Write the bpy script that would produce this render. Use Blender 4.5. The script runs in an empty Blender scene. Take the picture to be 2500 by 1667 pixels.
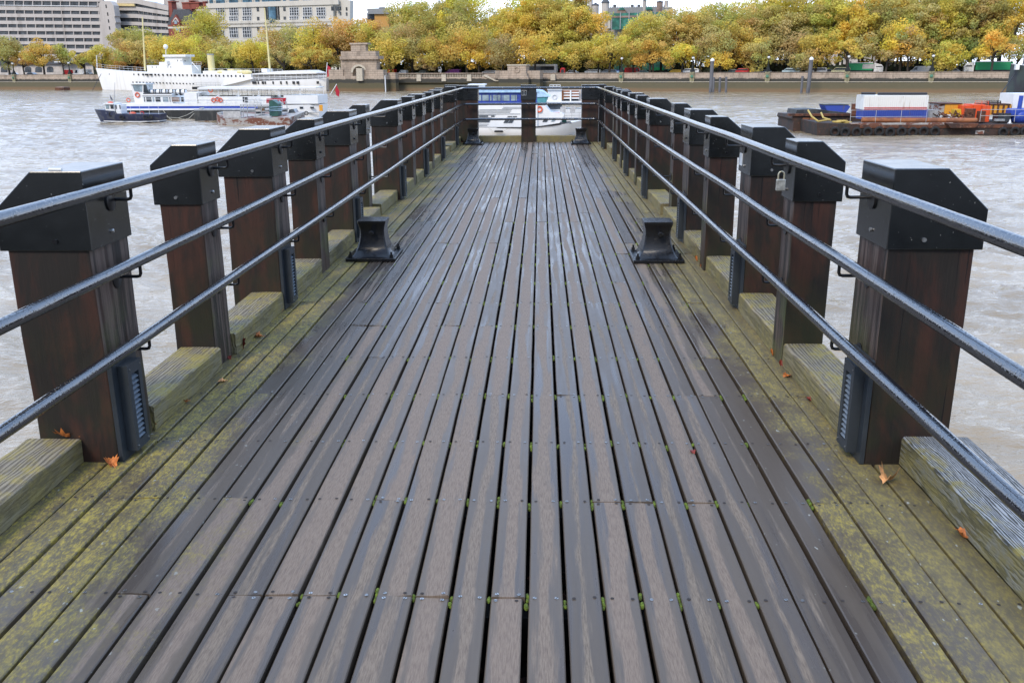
# ---------------------------------------------------------------- imports, scene, camera, sky, sun
import bpy, bmesh, math, random
import numpy as np
from mathutils import Vector, Matrix
random.seed(7); np.random.seed(7)
S = bpy.context.scene
C = S.collection
R = math.radians

CX, CY, FPX, EYE = 1250.0, 833.5, 2233.5163, 1.6
_fy = Vector((1319 - CX, 165 - CY, FPX)).normalized()
_dz = Vector((1290 - CX, 8300 - CY, FPX)).normalized()
_rx = _dz.cross(_fy).normalized()
_dz = _fy.cross(_rx).normalized()
CM = Matrix((_rx, _fy, -_dz))             # camera vector (right, down, forward) -> world
def ray(u, v): return CM @ Vector((u - CX, v - CY, FPX))
def atz(u, v, z):
    r = ray(u, v); return r * ((z - EYE) / r.z) + Vector((0, 0, EYE))
def aty(u, v, y):
    r = ray(u, v); return r * (y / r.y) + Vector((0, 0, EYE))
def atx(u, v, x):
    r = ray(u, v); return r * (x / r.x) + Vector((0, 0, EYE))

cam = bpy.data.cameras.new('camera'); co = bpy.data.objects.new('camera', cam); C.objects.link(co)
cam.sensor_fit = 'HORIZONTAL'; cam.sensor_width = 36; cam.lens = FPX / 2500 * 36
cam.clip_start = .05; cam.clip_end = 9000
right, up, back = CM @ Vector((1, 0, 0)), CM @ Vector((0, -1, 0)), CM @ Vector((0, 0, -1))
mw = Matrix((right, up, back)).transposed().to_4x4(); mw.translation = (0, 0, EYE)
co.matrix_world = mw
S.camera = co

class G:
    """tiny node-graph helper"""
    def __init__(s, tree): s.t = tree; s.L = tree.links
    def n(s, typ, ins=None, **props):
        nd = s.t.nodes.new(typ)
        for k, v in props.items(): setattr(nd, k, v)
        for k, v in (ins or {}).items():
            sk = nd.inputs[k]
            if isinstance(v, bpy.types.NodeSocket): s.L.new(v, sk)
            elif isinstance(v, bpy.types.Node): s.L.new(v.outputs[0], sk)
            else:
                if sk.type == 'RGBA' and len(v) == 3: v = (*v, 1)
                sk.default_value = v
        return nd
    def m(s, op, a, b=0.0, c=0.0, clamp=False):
        nd = s.t.nodes.new('ShaderNodeMath'); nd.operation = op; nd.use_clamp = clamp
        for i, v in enumerate((a, b, c)):
            if isinstance(v, (bpy.types.NodeSocket,)): s.L.new(v, nd.inputs[i])
            elif isinstance(v, bpy.types.Node): s.L.new(v.outputs[0], nd.inputs[i])
            else: nd.inputs[i].default_value = v
        return nd.outputs[0]
    def mix(s, f, a, b, mode='MIX'):
        nd = s.t.nodes.new('ShaderNodeMix'); nd.data_type = 'RGBA'; nd.blend_type = mode; nd.clamp_factor = True
        for i, v in ((0, f), (6, a), (7, b)):
            if isinstance(v, bpy.types.NodeSocket): s.L.new(v, nd.inputs[i])
            elif isinstance(v, bpy.types.Node): s.L.new(v.outputs[0], nd.inputs[i])
            else: nd.inputs[i].default_value = (*v, 1) if i else v
        return nd.outputs[2]
    def ramp(s, f, stops, interp='LINEAR'):
        nd = s.t.nodes.new('ShaderNodeValToRGB'); s.L.new(f, nd.inputs[0]); cr = nd.color_ramp; cr.interpolation = interp
        while len(cr.elements) < len(stops): cr.elements.new(.5)
        for e, (p, c) in zip(cr.elements, stops):
            e.position = p; e.color = (c, c, c, 1) if isinstance(c, (int, float)) else (*c, 1)
        return nd.outputs[0]
    def sm(s, x, a, b):
        nd = s.t.nodes.new('ShaderNodeMapRange'); nd.interpolation_type = 'SMOOTHSTEP'
        s.L.new(x, nd.inputs[0]); nd.inputs[1].default_value = a; nd.inputs[2].default_value = b
        return nd.outputs[0]
    def noise(s, vec, scale=1, detail=3, rough=.5, dist=0, out=0):
        nd = s.n('ShaderNodeTexNoise', {'Scale': scale, 'Detail': detail, 'Roughness': rough, 'Distortion': dist})
        if vec is not None: s.L.new(vec, nd.inputs['Vector'])
        return nd.outputs[out]
    def vmul(s, vec, k, add=(0, 0, 0)):
        nd = s.n('ShaderNodeMapping', {'Scale': k, 'Location': add}); s.L.new(vec, nd.inputs['Vector']); return nd.outputs[0]

# world: a real sky under broken white cloud
SUN_EL, SUN_ROT = R(42), R(-150)
W = bpy.data.worlds.new('World'); S.world = W; W.use_nodes = True
W.node_tree.nodes.clear(); g = G(W.node_tree)
sky = g.n('ShaderNodeTexSky', sky_type='NISHITA', sun_disc=False, sun_elevation=SUN_EL, sun_rotation=SUN_ROT, air_density=1.0, dust_density=.6, ozone_density=1.4)
tc = g.n('ShaderNodeTexCoord')
dirv = tc.outputs['Generated']
sep = g.n('ShaderNodeSeparateXYZ', {0: dirv})
zc = g.m('MAXIMUM', sep.outputs['Z'], 0.0)
den = g.m('ADD', zc, .12)
cv = g.n('ShaderNodeCombineXYZ', {0: g.m('DIVIDE', sep.outputs['X'], den), 1: g.m('DIVIDE', sep.outputs['Y'], den), 2: 0.0})
cn = g.noise(cv.outputs[0], .9, 5, .55)
thin = g.sm(cn, .44, .66)                       # 1 = gap in the cloud
gap = g.m('MULTIPLY', thin, g.sm(zc, .10, .45))
gap = g.m('MULTIPLY', gap, .85)
c2 = g.noise(cv.outputs[0], 2.3, 4, .6)
cloud = g.mix(c2, (5.0, 9.5, 18.5), (13.5, 16.2, 20.5))
cloud = g.mix(g.sm(zc, .0, .42), (14.5, 16.2, 19.3), cloud)
skyb = g.mix(1.0, sky.outputs[0], (1.6, 1.75, 2.1), 'MULTIPLY')
col = g.mix(gap, cloud, skyb)
# unseen low sky behind the camera, darkened to keep cap reflections black
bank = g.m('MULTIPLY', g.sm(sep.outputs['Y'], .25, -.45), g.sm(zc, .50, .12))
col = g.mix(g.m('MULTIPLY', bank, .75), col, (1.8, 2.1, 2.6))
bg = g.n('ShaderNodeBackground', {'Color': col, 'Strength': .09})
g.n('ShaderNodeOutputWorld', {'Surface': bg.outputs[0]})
sl = bpy.data.lights.new('sun', 'SUN'); sl.energy = 2.0; sl.angle = R(18); sl.color = (1, .87, .70)
so = bpy.data.objects.new('sun', sl); C.objects.link(so)
# Nishita: rotation 0 puts the sun towards +Y, growing clockwise seen from above
sd = Vector((math.sin(SUN_ROT) * math.cos(SUN_EL), math.cos(SUN_ROT) * math.cos(SUN_EL), math.sin(SUN_EL)))
so.rotation_euler = sd.to_track_quat('Z', 'Y').to_euler()
S.render.engine = 'CYCLES'
S.view_settings.view_transform = 'Standard'; S.view_settings.look = 'None'
S.view_settings.exposure = 0.40; S.view_settings.gamma = 1; S.view_settings.use_curve_mapping = False
S.render.resolution_x, S.render.resolution_y = 1024, 682

# ---------------------------------------------------------------- helpers
class Frame:
    """upright local frame: local x along ang, local y away from the pier, z up"""
    def __init__(s, ox=0, oy=0, ang=0):
        s.o = Vector((ox, oy, 0)); s.a = ang
        s.mat = Matrix.Translation(s.o) @ Matrix.Rotation(ang, 4, 'Z'); s.inv = s.mat.inverted()
    def at(s, u, v, d=0.0):
        o = s.inv @ Vector((0, 0, EYE)); r = s.inv.to_3x3() @ ray(u, v)
        p = o + r * ((d - o.y) / r.y); return p.x, p.z
WORLD = Frame()
def frame_px(u0, y0, u1, y1):
    a, b = aty(u0, 219, y0), aty(u1, 219, y1)
    return Frame(a.x, a.y, math.atan2(b.y - a.y, b.x - a.x))

class MB:
    def __init__(s): s.v = []; s.f = []; s.m = []
    def add(s, vs, fs, m=0):
        k = len(s.v); s.v += [tuple(p) for p in vs]
        for f in fs: s.f.append(tuple(i + k for i in f)); s.m.append(m)
    def box(s, x0, x1, y0, y1, z0, z1, m=0):
        s.add([(x0, y0, z0), (x1, y0, z0), (x1, y1, z0), (x0, y1, z0), (x0, y0, z1), (x1, y0, z1), (x1, y1, z1), (x0, y1, z1)],
              [(0, 3, 2, 1), (4, 5, 6, 7), (0, 1, 5, 4), (1, 2, 6, 5), (2, 3, 7, 6), (3, 0, 4, 7)], m); return s
    def prism(s, poly, y0, y1, m=0):
        """poly: (x, z) list, extruded along y"""
        a = sum(poly[i][0] * poly[(i + 1) % len(poly)][1] - poly[(i + 1) % len(poly)][0] * poly[i][1] for i in range(len(poly)))
        if a < 0: poly = poly[::-1]
        n = len(poly)
        s.add([(x, y0, z) for x, z in poly] + [(x, y1, z) for x, z in poly],
              [tuple(range(n)), tuple(range(2 * n - 1, n - 1, -1))] + [(i, i + n, (i + 1) % n + n, (i + 1) % n) for i in range(n)], m); return s
    def tube(s, path, r, n=8, m=0, caps=True):
        P = [Vector(p) for p in path]; rs = r if isinstance(r, (list, tuple)) else [r] * len(P)
        rings = []; prev = None
        for i, p in enumerate(P):
            t = (P[min(i + 1, len(P) - 1)] - P[max(i - 1, 0)]).normalized()
            if prev is None:
                a = Vector((0, 0, 1)) if abs(t.z) < .9 else Vector((1, 0, 0)); prev = t.cross(a).normalized()
            e1 = (prev - t * prev.dot(t)).normalized(); prev = e1; e2 = t.cross(e1)
            rings.append([p + (e1 * math.cos(2 * math.pi * k / n) + e2 * math.sin(2 * math.pi * k / n)) * rs[i] for k in range(n)])
        vs = [q for rg in rings for q in rg]; fs = []
        for i in range(len(P) - 1):
            for k in range(n): fs.append((i * n + k, i * n + (k + 1) % n, (i + 1) * n + (k + 1) % n, (i + 1) * n + k))
        if caps: fs.append(tuple(range(n - 1, -1, -1))); fs.append(tuple((len(P) - 1) * n + k for k in range(n)))
        s.add(vs, fs, m); return s
    def lathe(s, c, prof, n=16, m=0, axis='z'):
        vs = []; fs = []
        for r, h in prof:
            for k in range(n):
                a = 2 * math.pi * k / n
                q = (r * math.cos(a), r * math.sin(a), h)
                if axis == 'y': q = (q[0], h, q[1])
                if axis == 'x': q = (h, q[0], q[1])
                vs.append((c[0] + q[0], c[1] + q[1], c[2] + q[2]))
        for i in range(len(prof) - 1):
            for k in range(n): fs.append((i * n + k, i * n + (k + 1) % n, (i + 1) * n + (k + 1) % n, (i + 1) * n + k))
        fs.append(tuple(range(n - 1, -1, -1))); fs.append(tuple((len(prof) - 1) * n + k for k in range(n)))
        s.add(vs, fs, m); return s
    def torus(s, c, R_, r, n=20, k=8, m=0, axis='y'):
        vs = []; fs = []
        for i in range(n):
            a = 2 * math.pi * i / n
            for j in range(k):
                b = 2 * math.pi * j / k; rr = R_ + r * math.cos(b); h = r * math.sin(b)
                q = (rr * math.cos(a), h, rr * math.sin(a)) if axis == 'y' else ((h, rr * math.cos(a), rr * math.sin(a)) if axis == 'x' else (rr * math.cos(a), rr * math.sin(a), h))
                vs.append((c[0] + q[0], c[1] + q[1], c[2] + q[2]))
        for i in range(n):
            for j in range(k): fs.append((i * k + j, i * k + (j + 1) % k, ((i + 1) % n) * k + (j + 1) % k, ((i + 1) % n) * k + j))
        s.add(vs, fs, m); return s
    def ball(s, c, r, n=12, m=0, sc=(1, 1, 1)):
        pr = [(max(.001, r * math.sin(math.pi * i / n)), -r * math.cos(math.pi * i / n)) for i in range(n + 1)]
        k0 = len(s.v); s.lathe((0, 0, 0), pr, 2 * n, m)
        for i in range(k0, len(s.v)):
            p = s.v[i]; s.v[i] = (c[0] + p[0] * sc[0], c[1] + p[1] * sc[1], c[2] + p[2] * sc[2])
        return s
    def build(s, name, mats, parent=None, base=(0, 0, 0), fr=None, smooth=False, bevel=0, seg=2):
        me = bpy.data.meshes.new(name)
        b = Vector(base)
        me.from_pydata([tuple(Vector(p) - b) for p in s.v], [], s.f)
        if not isinstance(mats, (list, tuple)): mats = [mats]
        for m in mats: me.materials.append(m)
        if len(mats) > 1: me.polygons.foreach_set('material_index', s.m)
        bm = bmesh.new(); bm.from_mesh(me); bmesh.ops.recalc_face_normals(bm, faces=bm.faces); bm.to_mesh(me); bm.free()
        if smooth: me.polygons.foreach_set('use_smooth', [True] * len(me.polygons)); 
        me.update()
        if smooth and hasattr(me, 'set_sharp_from_angle'): me.set_sharp_from_angle(angle=R(38))
        o = bpy.data.objects.new(name, me); C.objects.link(o)
        if parent is not None: o.parent = parent
        elif fr is not None: o.matrix_world = fr.mat @ Matrix.Translation(b)
        else: o.location = b
        if bevel:
            md = o.modifiers.new('bevel', 'BEVEL'); md.width = bevel; md.segments = seg; md.limit_method = 'ANGLE'; md.angle_limit = R(40)
        return o

def tag(o, label=None, cat=None, group=None, kind=None):
    if label: o['label'] = label
    if cat: o['category'] = cat
    if group: o['group'] = group
    if kind: o['kind'] = kind
    return o
def thing(name, label, cat, base=(0, 0, 0), fr=WORLD, group=None, rz=0):
    o = bpy.data.objects.new(name, None); C.objects.link(o); o.empty_display_size = .2
    o.matrix_world = fr.mat @ Matrix.Translation(Vector(base)) @ Matrix.Rotation(rz, 4, 'Z')
    return tag(o, label, cat, group)
def copy_tree(o, parent=None):
    c = o.copy(); C.objects.link(c)
    if parent is not None: c.parent = parent
    for ch in [x for x in bpy.data.objects if x.parent == o]: copy_tree(ch, c)
    return c

# ---------------------------------------------------------------- materials
def pm(name, col, rough=.6, metal=0.0, var=.12, scale=3.0, bump=0.0, bscale=40, spec=.5, coat=0.0, obj=True):
    m = bpy.data.materials.new(name); m.use_nodes = True; m.node_tree.nodes.clear(); g = G(m.node_tree)
    tc = g.n('ShaderNodeTexCoord'); v = tc.outputs['Object']
    nz = g.noise(v, scale, 5, .6)
    d = tuple(max(0, c * (1 - var * 2)) for c in col); l = tuple(min(1, c * (1 + var)) for c in col)
    base = g.mix(g.sm(nz, .3, .7), d, l)
    ins = {'Base Color': base, 'Roughness': g.m('ADD', rough, g.m('MULTIPLY', g.m('SUBTRACT', nz, .5), .25), clamp=True), 'Metallic': metal,
           'Specular IOR Level': spec, 'Coat Weight': coat, 'Coat Roughness': .1}
    if bump:
        bn = g.n('ShaderNodeBump', {'Strength': bump, 'Distance': .02, 'Height': g.noise(v, bscale, 4, .6)}); ins['Normal'] = bn.outputs[0]
    p = g.n('ShaderNodeBsdfPrincipled', ins); g.n('ShaderNodeOutputMaterial', {'Surface': p.outputs[0]})
    return m
def stained(name, c1, c2, rough=.7, sc=(1, 1, .15), scale=1.5, lo=.45, hi=.6, c3=None, metal=0, bump=.2):
    """paint c1 with streaky stains c2 (rust, water marks) running down"""
    m = bpy.data.materials.new(name); m.use_nodes = True; m.node_tree.nodes.clear(); g = G(m.node_tree)
    tc = g.n('ShaderNodeTexCoord'); v = g.vmul(tc.outputs['Object'], sc)
    a = g.noise(v, scale, 6, .65); b = g.noise(tc.outputs['Object'], scale * 4, 4, .6)
    col = g.mix(g.sm(a, lo, hi), c1, c2)
    if c3: col = g.mix(g.sm(b, .55, .68), col, c3)
    bn = g.n('ShaderNodeBump', {'Strength': bump, 'Distance': .02, 'Height': b})
    p = g.n('ShaderNodeBsdfPrincipled', {'Base Color': col, 'Roughness': rough, 'Metallic': metal, 'Normal': bn.outputs[0]})
    g.n('ShaderNodeOutputMaterial', {'Surface': p.outputs[0]}); return m

def plank_material():
    m = bpy.data.materials.new('deck_planks'); m.use_nodes = True; m.node_tree.nodes.clear(); g = G(m.node_tree)
    uv = g.n('ShaderNodeUVMap', uv_map='UVMap').outputs[0]       # u: metres across the plank, v: metres along + random
    su = g.n('ShaderNodeSeparateXYZ', {0: uv})
    rnd = g.n('ShaderNodeAttribute', attribute_name='rnd').outputs['Fac']
    geo = g.n('ShaderNodeNewGeometry'); P = g.n('ShaderNodeSeparateXYZ', {0: geo.outputs['Position']})
    fine = g.noise(g.vmul(uv, (260, 20, 1)), 1, 4, .75)
    mid = g.noise(g.vmul(uv, (60, 2.2, 1)), 1, 4, .6)
    wob = g.noise(g.vmul(uv, (7, .9, 1)), 1, 3, .5)
    # crown of each plank dries first: ragged pale band along the middle
    au = g.m('ABSOLUTE', g.m('ADD', su.outputs[0], g.m('MULTIPLY', g.m('SUBTRACT', wob, .5), .10)))
    k = g.m('ADD', g.m('MULTIPLY', au, -16), g.m('MULTIPLY', g.noise(g.vmul(uv, (14, 1.3, 1)), 1, 4, .6), 1.15))
    k = g.m('ADD', k, g.m('MULTIPLY', g.m('SUBTRACT', mid, .5), .9))
    k = g.m('ADD', k, g.m('MULTIPLY', g.m('SUBTRACT', rnd, .5), .5))
    side = g.m('ABSOLUTE', g.m('ADD', P.outputs[0], .17))        # distance from the middle of the deck
    k = g.m('SUBTRACT', k, g.m('MULTIPLY', g.sm(side, .7, 1.3), .35))
    dry = g.sm(k, .10, .42)
    wetc = g.mix(rnd, (.072, .054, .038), (.108, .081, .057))
    wetc = g.mix(g.m('MULTIPLY', mid, .6), wetc, (.122, .094, .066))
    dryc = g.mix(g.sm(fine, .30, .72), (.085, .063, .044), (.275, .215, .15))
    dryc = g.mix(g.m('MULTIPLY', rnd, .35), dryc, (.25, .17, .13))
    col = g.mix(g.m('MULTIPLY', dry, .85), wetc, dryc)
    col = g.mix(g.m('MULTIPLY', g.sm(fine, .56, .72), .4), col, (.04, .033, .03))
    # lichen and algae towards both edges
    pos = geo.outputs['Position']
    n1 = g.noise(pos, 2.3, 5, .62); n2 = g.noise(g.vmul(pos, (95, 38, 60)), 1, 5, .75); n3 = g.noise(g.vmul(pos, (16, 9, 16)), 1, 6, .75)
    edge = g.m('ADD', g.sm(side, 1.0, 1.5), g.m('ADD', g.m('MULTIPLY', g.m('SUBTRACT', n1, .5), 2.1), g.m('ADD', g.m('MULTIPLY', g.m('SUBTRACT', rnd, .5), .55), g.m('MULTIPLY', g.m('SUBTRACT', n2, .5), .7))))
    edge = g.m('MULTIPLY', g.sm(edge, .25, .9), g.sm(side, .72, 1.12))
    alg = g.mix(n3, (.070, .056, .028), (.205, .168, .085))
    col = g.mix(g.m('MULTIPLY', edge, .8), col, alg)
    yel = g.m('MULTIPLY', g.sm(g.m('ADD', g.m('MULTIPLY', n2, .6), g.m('MULTIPLY', n3, .4)), .44, .60), edge)
    col = g.mix(g.m('MULTIPLY', g.m('MULTIPLY', yel, .8), g.m('SUBTRACT', 1.0, g.m('MULTIPLY', g.sm(P.outputs[0], .9, 1.45), .55))), col, g.mix(n2, (.25, .185, .03), (.48, .37, .06)))
    spot = g.m('MULTIPLY', g.sm(g.noise(g.vmul(pos, (38, 24, 38)), 1, 2, .5), .70, .74), g.sm(side, .8, 1.2))
    col = g.mix(g.m('MULTIPLY', spot, .8), col, (.36, .36, .31))
    joint = g.n('ShaderNodeAttribute', attribute_name='edge').outputs['Fac']
    pool = g.m('MULTIPLY', g.sm(g.m('ADD', g.m('MULTIPLY', g.noise(g.vmul(pos, (1.1, .35, 1)), 1, 3, .5), .5), g.m('MULTIPLY', g.noise(g.vmul(uv, (22, 1.1, 1)), 1, 3, .5), .5)), .47, .60), g.m('SUBTRACT', 1.0, dry))
    col = g.mix(g.m('MULTIPLY', pool, .35), col, (.04, .038, .042))
    rough = g.m('SUBTRACT', g.m('ADD', g.m('MULTIPLY', dry, .24), .40), g.m('MULTIPLY', pool, .17))
    rough = g.m('ADD', rough, g.m('MULTIPLY', edge, .22))
    rough = g.m('ADD', rough, g.m('MULTIPLY', g.m('SUBTRACT', n3, .5), .15))
    h = g.m('ADD', g.m('MULTIPLY', fine, .5), g.m('MULTIPLY', mid, .5))
    h = g.m('ADD', h, g.m('MULTIPLY', g.m('MULTIPLY', n2, edge), .9))
    bstr = g.m('ADD', .10, g.m('ADD', g.m('MULTIPLY', dry, .35), g.m('MULTIPLY', edge, .3)))
    bn = g.n('ShaderNodeBump', {'Strength': bstr, 'Distance': .004, 'Height': h})
    p = g.n('ShaderNodeBsdfPrincipled', {'Base Color': col, 'Roughness': rough, 'Normal': bn.outputs[0], 'Specular IOR Level': .33})
    g.n('ShaderNodeOutputMaterial', {'Surface': p.outputs[0]}); return m

def post_material(name, inner):
    m = bpy.data.materials.new(name); m.use_nodes = True; m.node_tree.nodes.clear(); g = G(m.node_tree)
    geo = g.n('ShaderNodeNewGeometry'); pos = geo.outputs['Position']; P = g.n('ShaderNodeSeparateXYZ', {0: pos})
    a = g.noise(g.vmul(pos, (22, 22, 1.4)), 1, 5, .6); b = g.noise(g.vmul(pos, (160, 160, 5)), 1, 4, .6); c = g.noise(pos, 3.2, 4, .6)
    d = g.noise(g.vmul(pos, (9, 9, .8)), 1, 3, .6)
    red = g.mix(a, (.018, .008, .005), (.080, .027, .015))
    dark = g.mix(b, (.008, .006, .005), (.022, .017, .012))
    col = g.mix(g.m('MULTIPLY', g.sm(g.m('ADD', g.m('MULTIPLY', d, .5), g.m('MULTIPLY', g.noise(g.vmul(pos, (4, 4, 2.2)), 1, 5, .7, 1.5), .5)), .42, .62), .9), dark, red)
    grn = g.m('MULTIPLY', g.sm(P.outputs[2], .75, .0), g.sm(c, .35, .65))
    col = g.mix(g.m('MULTIPLY', grn, .7), col, (.022, .026, .008))
    if inner:
        grey = g.mix(b, (.045, .026, .019), (.20, .145, .115))
        col = g.mix(g.m('MULTIPLY', g.sm(a, .40, .6), .85), col, grey)
        col = g.mix(g.m('MULTIPLY', g.m('MULTIPLY', g.sm(c, .5, .62), g.sm(P.outputs[2], .9, .2)), .5), col, (.10, .11, .03))
    crack = g.sm(g.noise(g.vmul(pos, (70, 70, .9)), 1, 3, .5), .66, .72)
    col = g.mix(g.m('MULTIPLY', crack, .85), col, (.004, .003, .003))
    h = g.m('SUBTRACT', g.m('ADD', g.m('MULTIPLY', a, .6), g.m('MULTIPLY', b, .4)), g.m('MULTIPLY', crack, 1.2))
    bn = g.n('ShaderNodeBump', {'Strength': .55, 'Distance': .006, 'Height': h})
    p = g.n('ShaderNodeBsdfPrincipled', {'Base Color': col, 'Roughness': .62 if not inner else .5, 'Normal': bn.outputs[0], 'Specular IOR Level': .35})
    g.n('ShaderNodeOutputMaterial', {'Surface': p.outputs[0]}); return m

def kerb_material(silver=False):
    m = bpy.data.materials.new('silvered_kerb_timber' if silver else 'kerb_timber'); m.use_nodes = True; m.node_tree.nodes.clear(); g = G(m.node_tree)
    tc = g.n('ShaderNodeTexCoord'); geo = g.n('ShaderNodeNewGeometry'); pos = geo.outputs['Position']
    oi = g.n('ShaderNodeObjectInfo').outputs['Random']
    off = g.n('ShaderNodeCombineXYZ', {0: g.m('MULTIPLY', oi, 3.0), 1: g.m('MULTIPLY', oi, 9.0), 2: 0.0})
    vv = g.n('ShaderNodeVectorMath', {0: tc.outputs['Object'], 1: off.outputs[0]}, operation='ADD').outputs[0]
    wv = g.n('ShaderNodeTexWave', {'Vector': g.vmul(vv, (1, .12, 1)), 'Scale': 34 if silver else 17, 'Distortion': 13, 'Detail': 4.0, 'Detail Scale': .55, 'Detail Roughness': .65}, bands_direction='X').outputs['Fac']
    fine = g.noise(g.vmul(vv, (150, 9, 150)), 1, 4, .6); n1 = g.noise(pos, 5, 5, .65); n2 = g.noise(g.vmul(pos, (50, 20, 50)), 1, 4, .65)
    col = g.mix(wv, (.11, .085, .055), (.33, .275, .195))
    if silver: col = g.mix(g.sm(wv, .25, .75), (.045, .043, .04), (.42, .42, .42))
    col = g.mix(g.m('MULTIPLY', fine, .5), col, (.09, .085, .055))
    N = g.n('ShaderNodeSeparateXYZ', {0: geo.outputs['Normal']})
    yl = g.m('MULTIPLY', g.sm(g.m('ADD', g.m('MULTIPLY', n1, .6), g.m('MULTIPLY', n2, .4)), .42, .62), .9)
    if silver: yl = g.m('MULTIPLY', yl, g.sm(g.n('ShaderNodeSeparateXYZ', {0: pos}).outputs[0], 1.60, 1.54))
    col = g.mix(yl, col, g.mix(fine, (.21, .165, .045), (.40, .31, .07)))
    sideg = g.sm(N.outputs[2], .6, .2)
    col = g.mix(g.m('MULTIPLY', sideg, .62), col, g.mix(n2, (.10, .09, .04), (.24, .20, .09)))
    h = g.m('ADD', wv, g.m('MULTIPLY', fine, .4))
    bn = g.n('ShaderNodeBump', {'Strength': .6, 'Distance': .006, 'Height': h})
    p = g.n('ShaderNodeBsdfPrincipled', {'Base Color': col, 'Roughness': .78, 'Specular IOR Level': .3, 'Normal': bn.outputs[0]})
    g.n('ShaderNodeOutputMaterial', {'Surface': p.outputs[0]}); return m

def metal_material(name, col, rough, drops=0.0, ior=1.6, var=.3, scale=9):
    m = bpy.data.materials.new(name); m.use_nodes = True; m.node_tree.nodes.clear(); g = G(m.node_tree)
    pos = g.n('ShaderNodeNewGeometry').outputs['Position']
    n = g.noise(pos, scale, 5, .6); n2 = g.noise(pos, 60, 3, .5)
    base = g.mix(n, tuple(c * (1 - var) for c in col), tuple(c * (1 + var) for c in col))
    if name.startswith('cap'):
        st_ = g.m('MULTIPLY', g.sm(g.noise(g.vmul(pos, (38, 38, 2.0)), 1, 3, .5), .66, .76), g.sm(g.noise(pos, 2.4, 2, .5), .50, .62))
        sp_ = g.sm(g.noise(pos, 85, 2, .5), .735, .76)
        base = g.mix(g.m('MAXIMUM', g.m('MULTIPLY', st_, .16), g.m('MULTIPLY', sp_, .5)), base, (.32, .32, .30))
    ins = {'Base Color': base, 'IOR': ior, 'Roughness': g.m('ADD', rough - .08, g.m('MULTIPLY', n, .16))}
    h = g.m('MULTIPLY', n2, .06 if drops else .25)
    if drops:
        vo = g.n('ShaderNodeTexVoronoi', {'Scale': 115.0, 'Vector': pos}, feature='F1').outputs['Distance']
        vo2 = g.n('ShaderNodeTexVoronoi', {'Scale': 45.0, 'Vector': pos}, feature='F1').outputs['Distance']
        dr = g.sm(vo, .42, .12); dr2 = g.sm(vo2, .25, .1)
        h = g.m('ADD', h, g.m('ADD', g.m('MULTIPLY', dr, drops), g.m('MULTIPLY', dr2, drops * 1.3)))
    bn = g.n('ShaderNodeBump', {'Strength': .32 if drops and rough < .2 else (.5 if drops else .15), 'Distance': .0022, 'Height': h}); ins['Normal'] = bn.outputs[0]
    p = g.n('ShaderNodeBsdfPrincipled', ins); g.n('ShaderNodeOutputMaterial', {'Surface': p.outputs[0]}); return m

def water_material():
    m = bpy.data.materials.new('river_water'); m.use_nodes = True; m.node_tree.nodes.clear(); g = G(m.node_tree)
    pos = g.n('ShaderNodeNewGeometry').outputs['Position']
    w1 = g.noise(g.vmul(pos, (2.2, 4.6, 1)), 1, 4, .6, .4)
    w2 = g.noise(g.vmul(pos, (7, 13, 1), (3, 1, 0)), 1, 4, .62, .6)
    w3 = g.noise(g.vmul(pos, (.06, .16, 1), (9, 4, 0)), 1, 3, .5)
    h = g.m('ADD', g.m('MULTIPLY', w1, .088), g.m('MULTIPLY', w2, .026))
    amp = g.m('ADD', .40, g.m('MULTIPLY', w3, 1.1))
    h = g.m('MULTIPLY', h, amp)
    bn = g.n('ShaderNodeBump', {'Strength': 1.0, 'Distance': 1.0, 'Height': h})
    mud = g.mix(g.sm(w3, .38, .62), (.25, .185, .105), (.35, .275, .18))
    p = g.n('ShaderNodeBsdfPrincipled', {'Base Color': mud, 'Roughness': .06, 'IOR': 1.5, 'Normal': bn.outputs[0], 'Specular IOR Level': .5})
    g.n('ShaderNodeOutputMaterial', {'Surface': p.outputs[0]}); return m

def leaf_material():
    m = bpy.data.materials.new('autumn_leaves'); m.use_nodes = True; m.node_tree.nodes.clear(); g = G(m.node_tree)
    a = g.n('ShaderNodeAttribute', attribute_name='tint').outputs['Color']
    oc = g.n('ShaderNodeObjectInfo').outputs['Color']
    col = g.mix(1.0, oc, a, 'MULTIPLY')
    d = g.n('ShaderNodeBsdfDiffuse', {'Color': col}); t = g.n('ShaderNodeBsdfTranslucent', {'Color': col})
    mx = g.n('ShaderNodeMixShader', {0: .42, 1: d.outputs[0], 2: t.outputs[0]})
    g.n('ShaderNodeOutputMaterial', {'Surface': mx.outputs[0]}); return m

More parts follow.
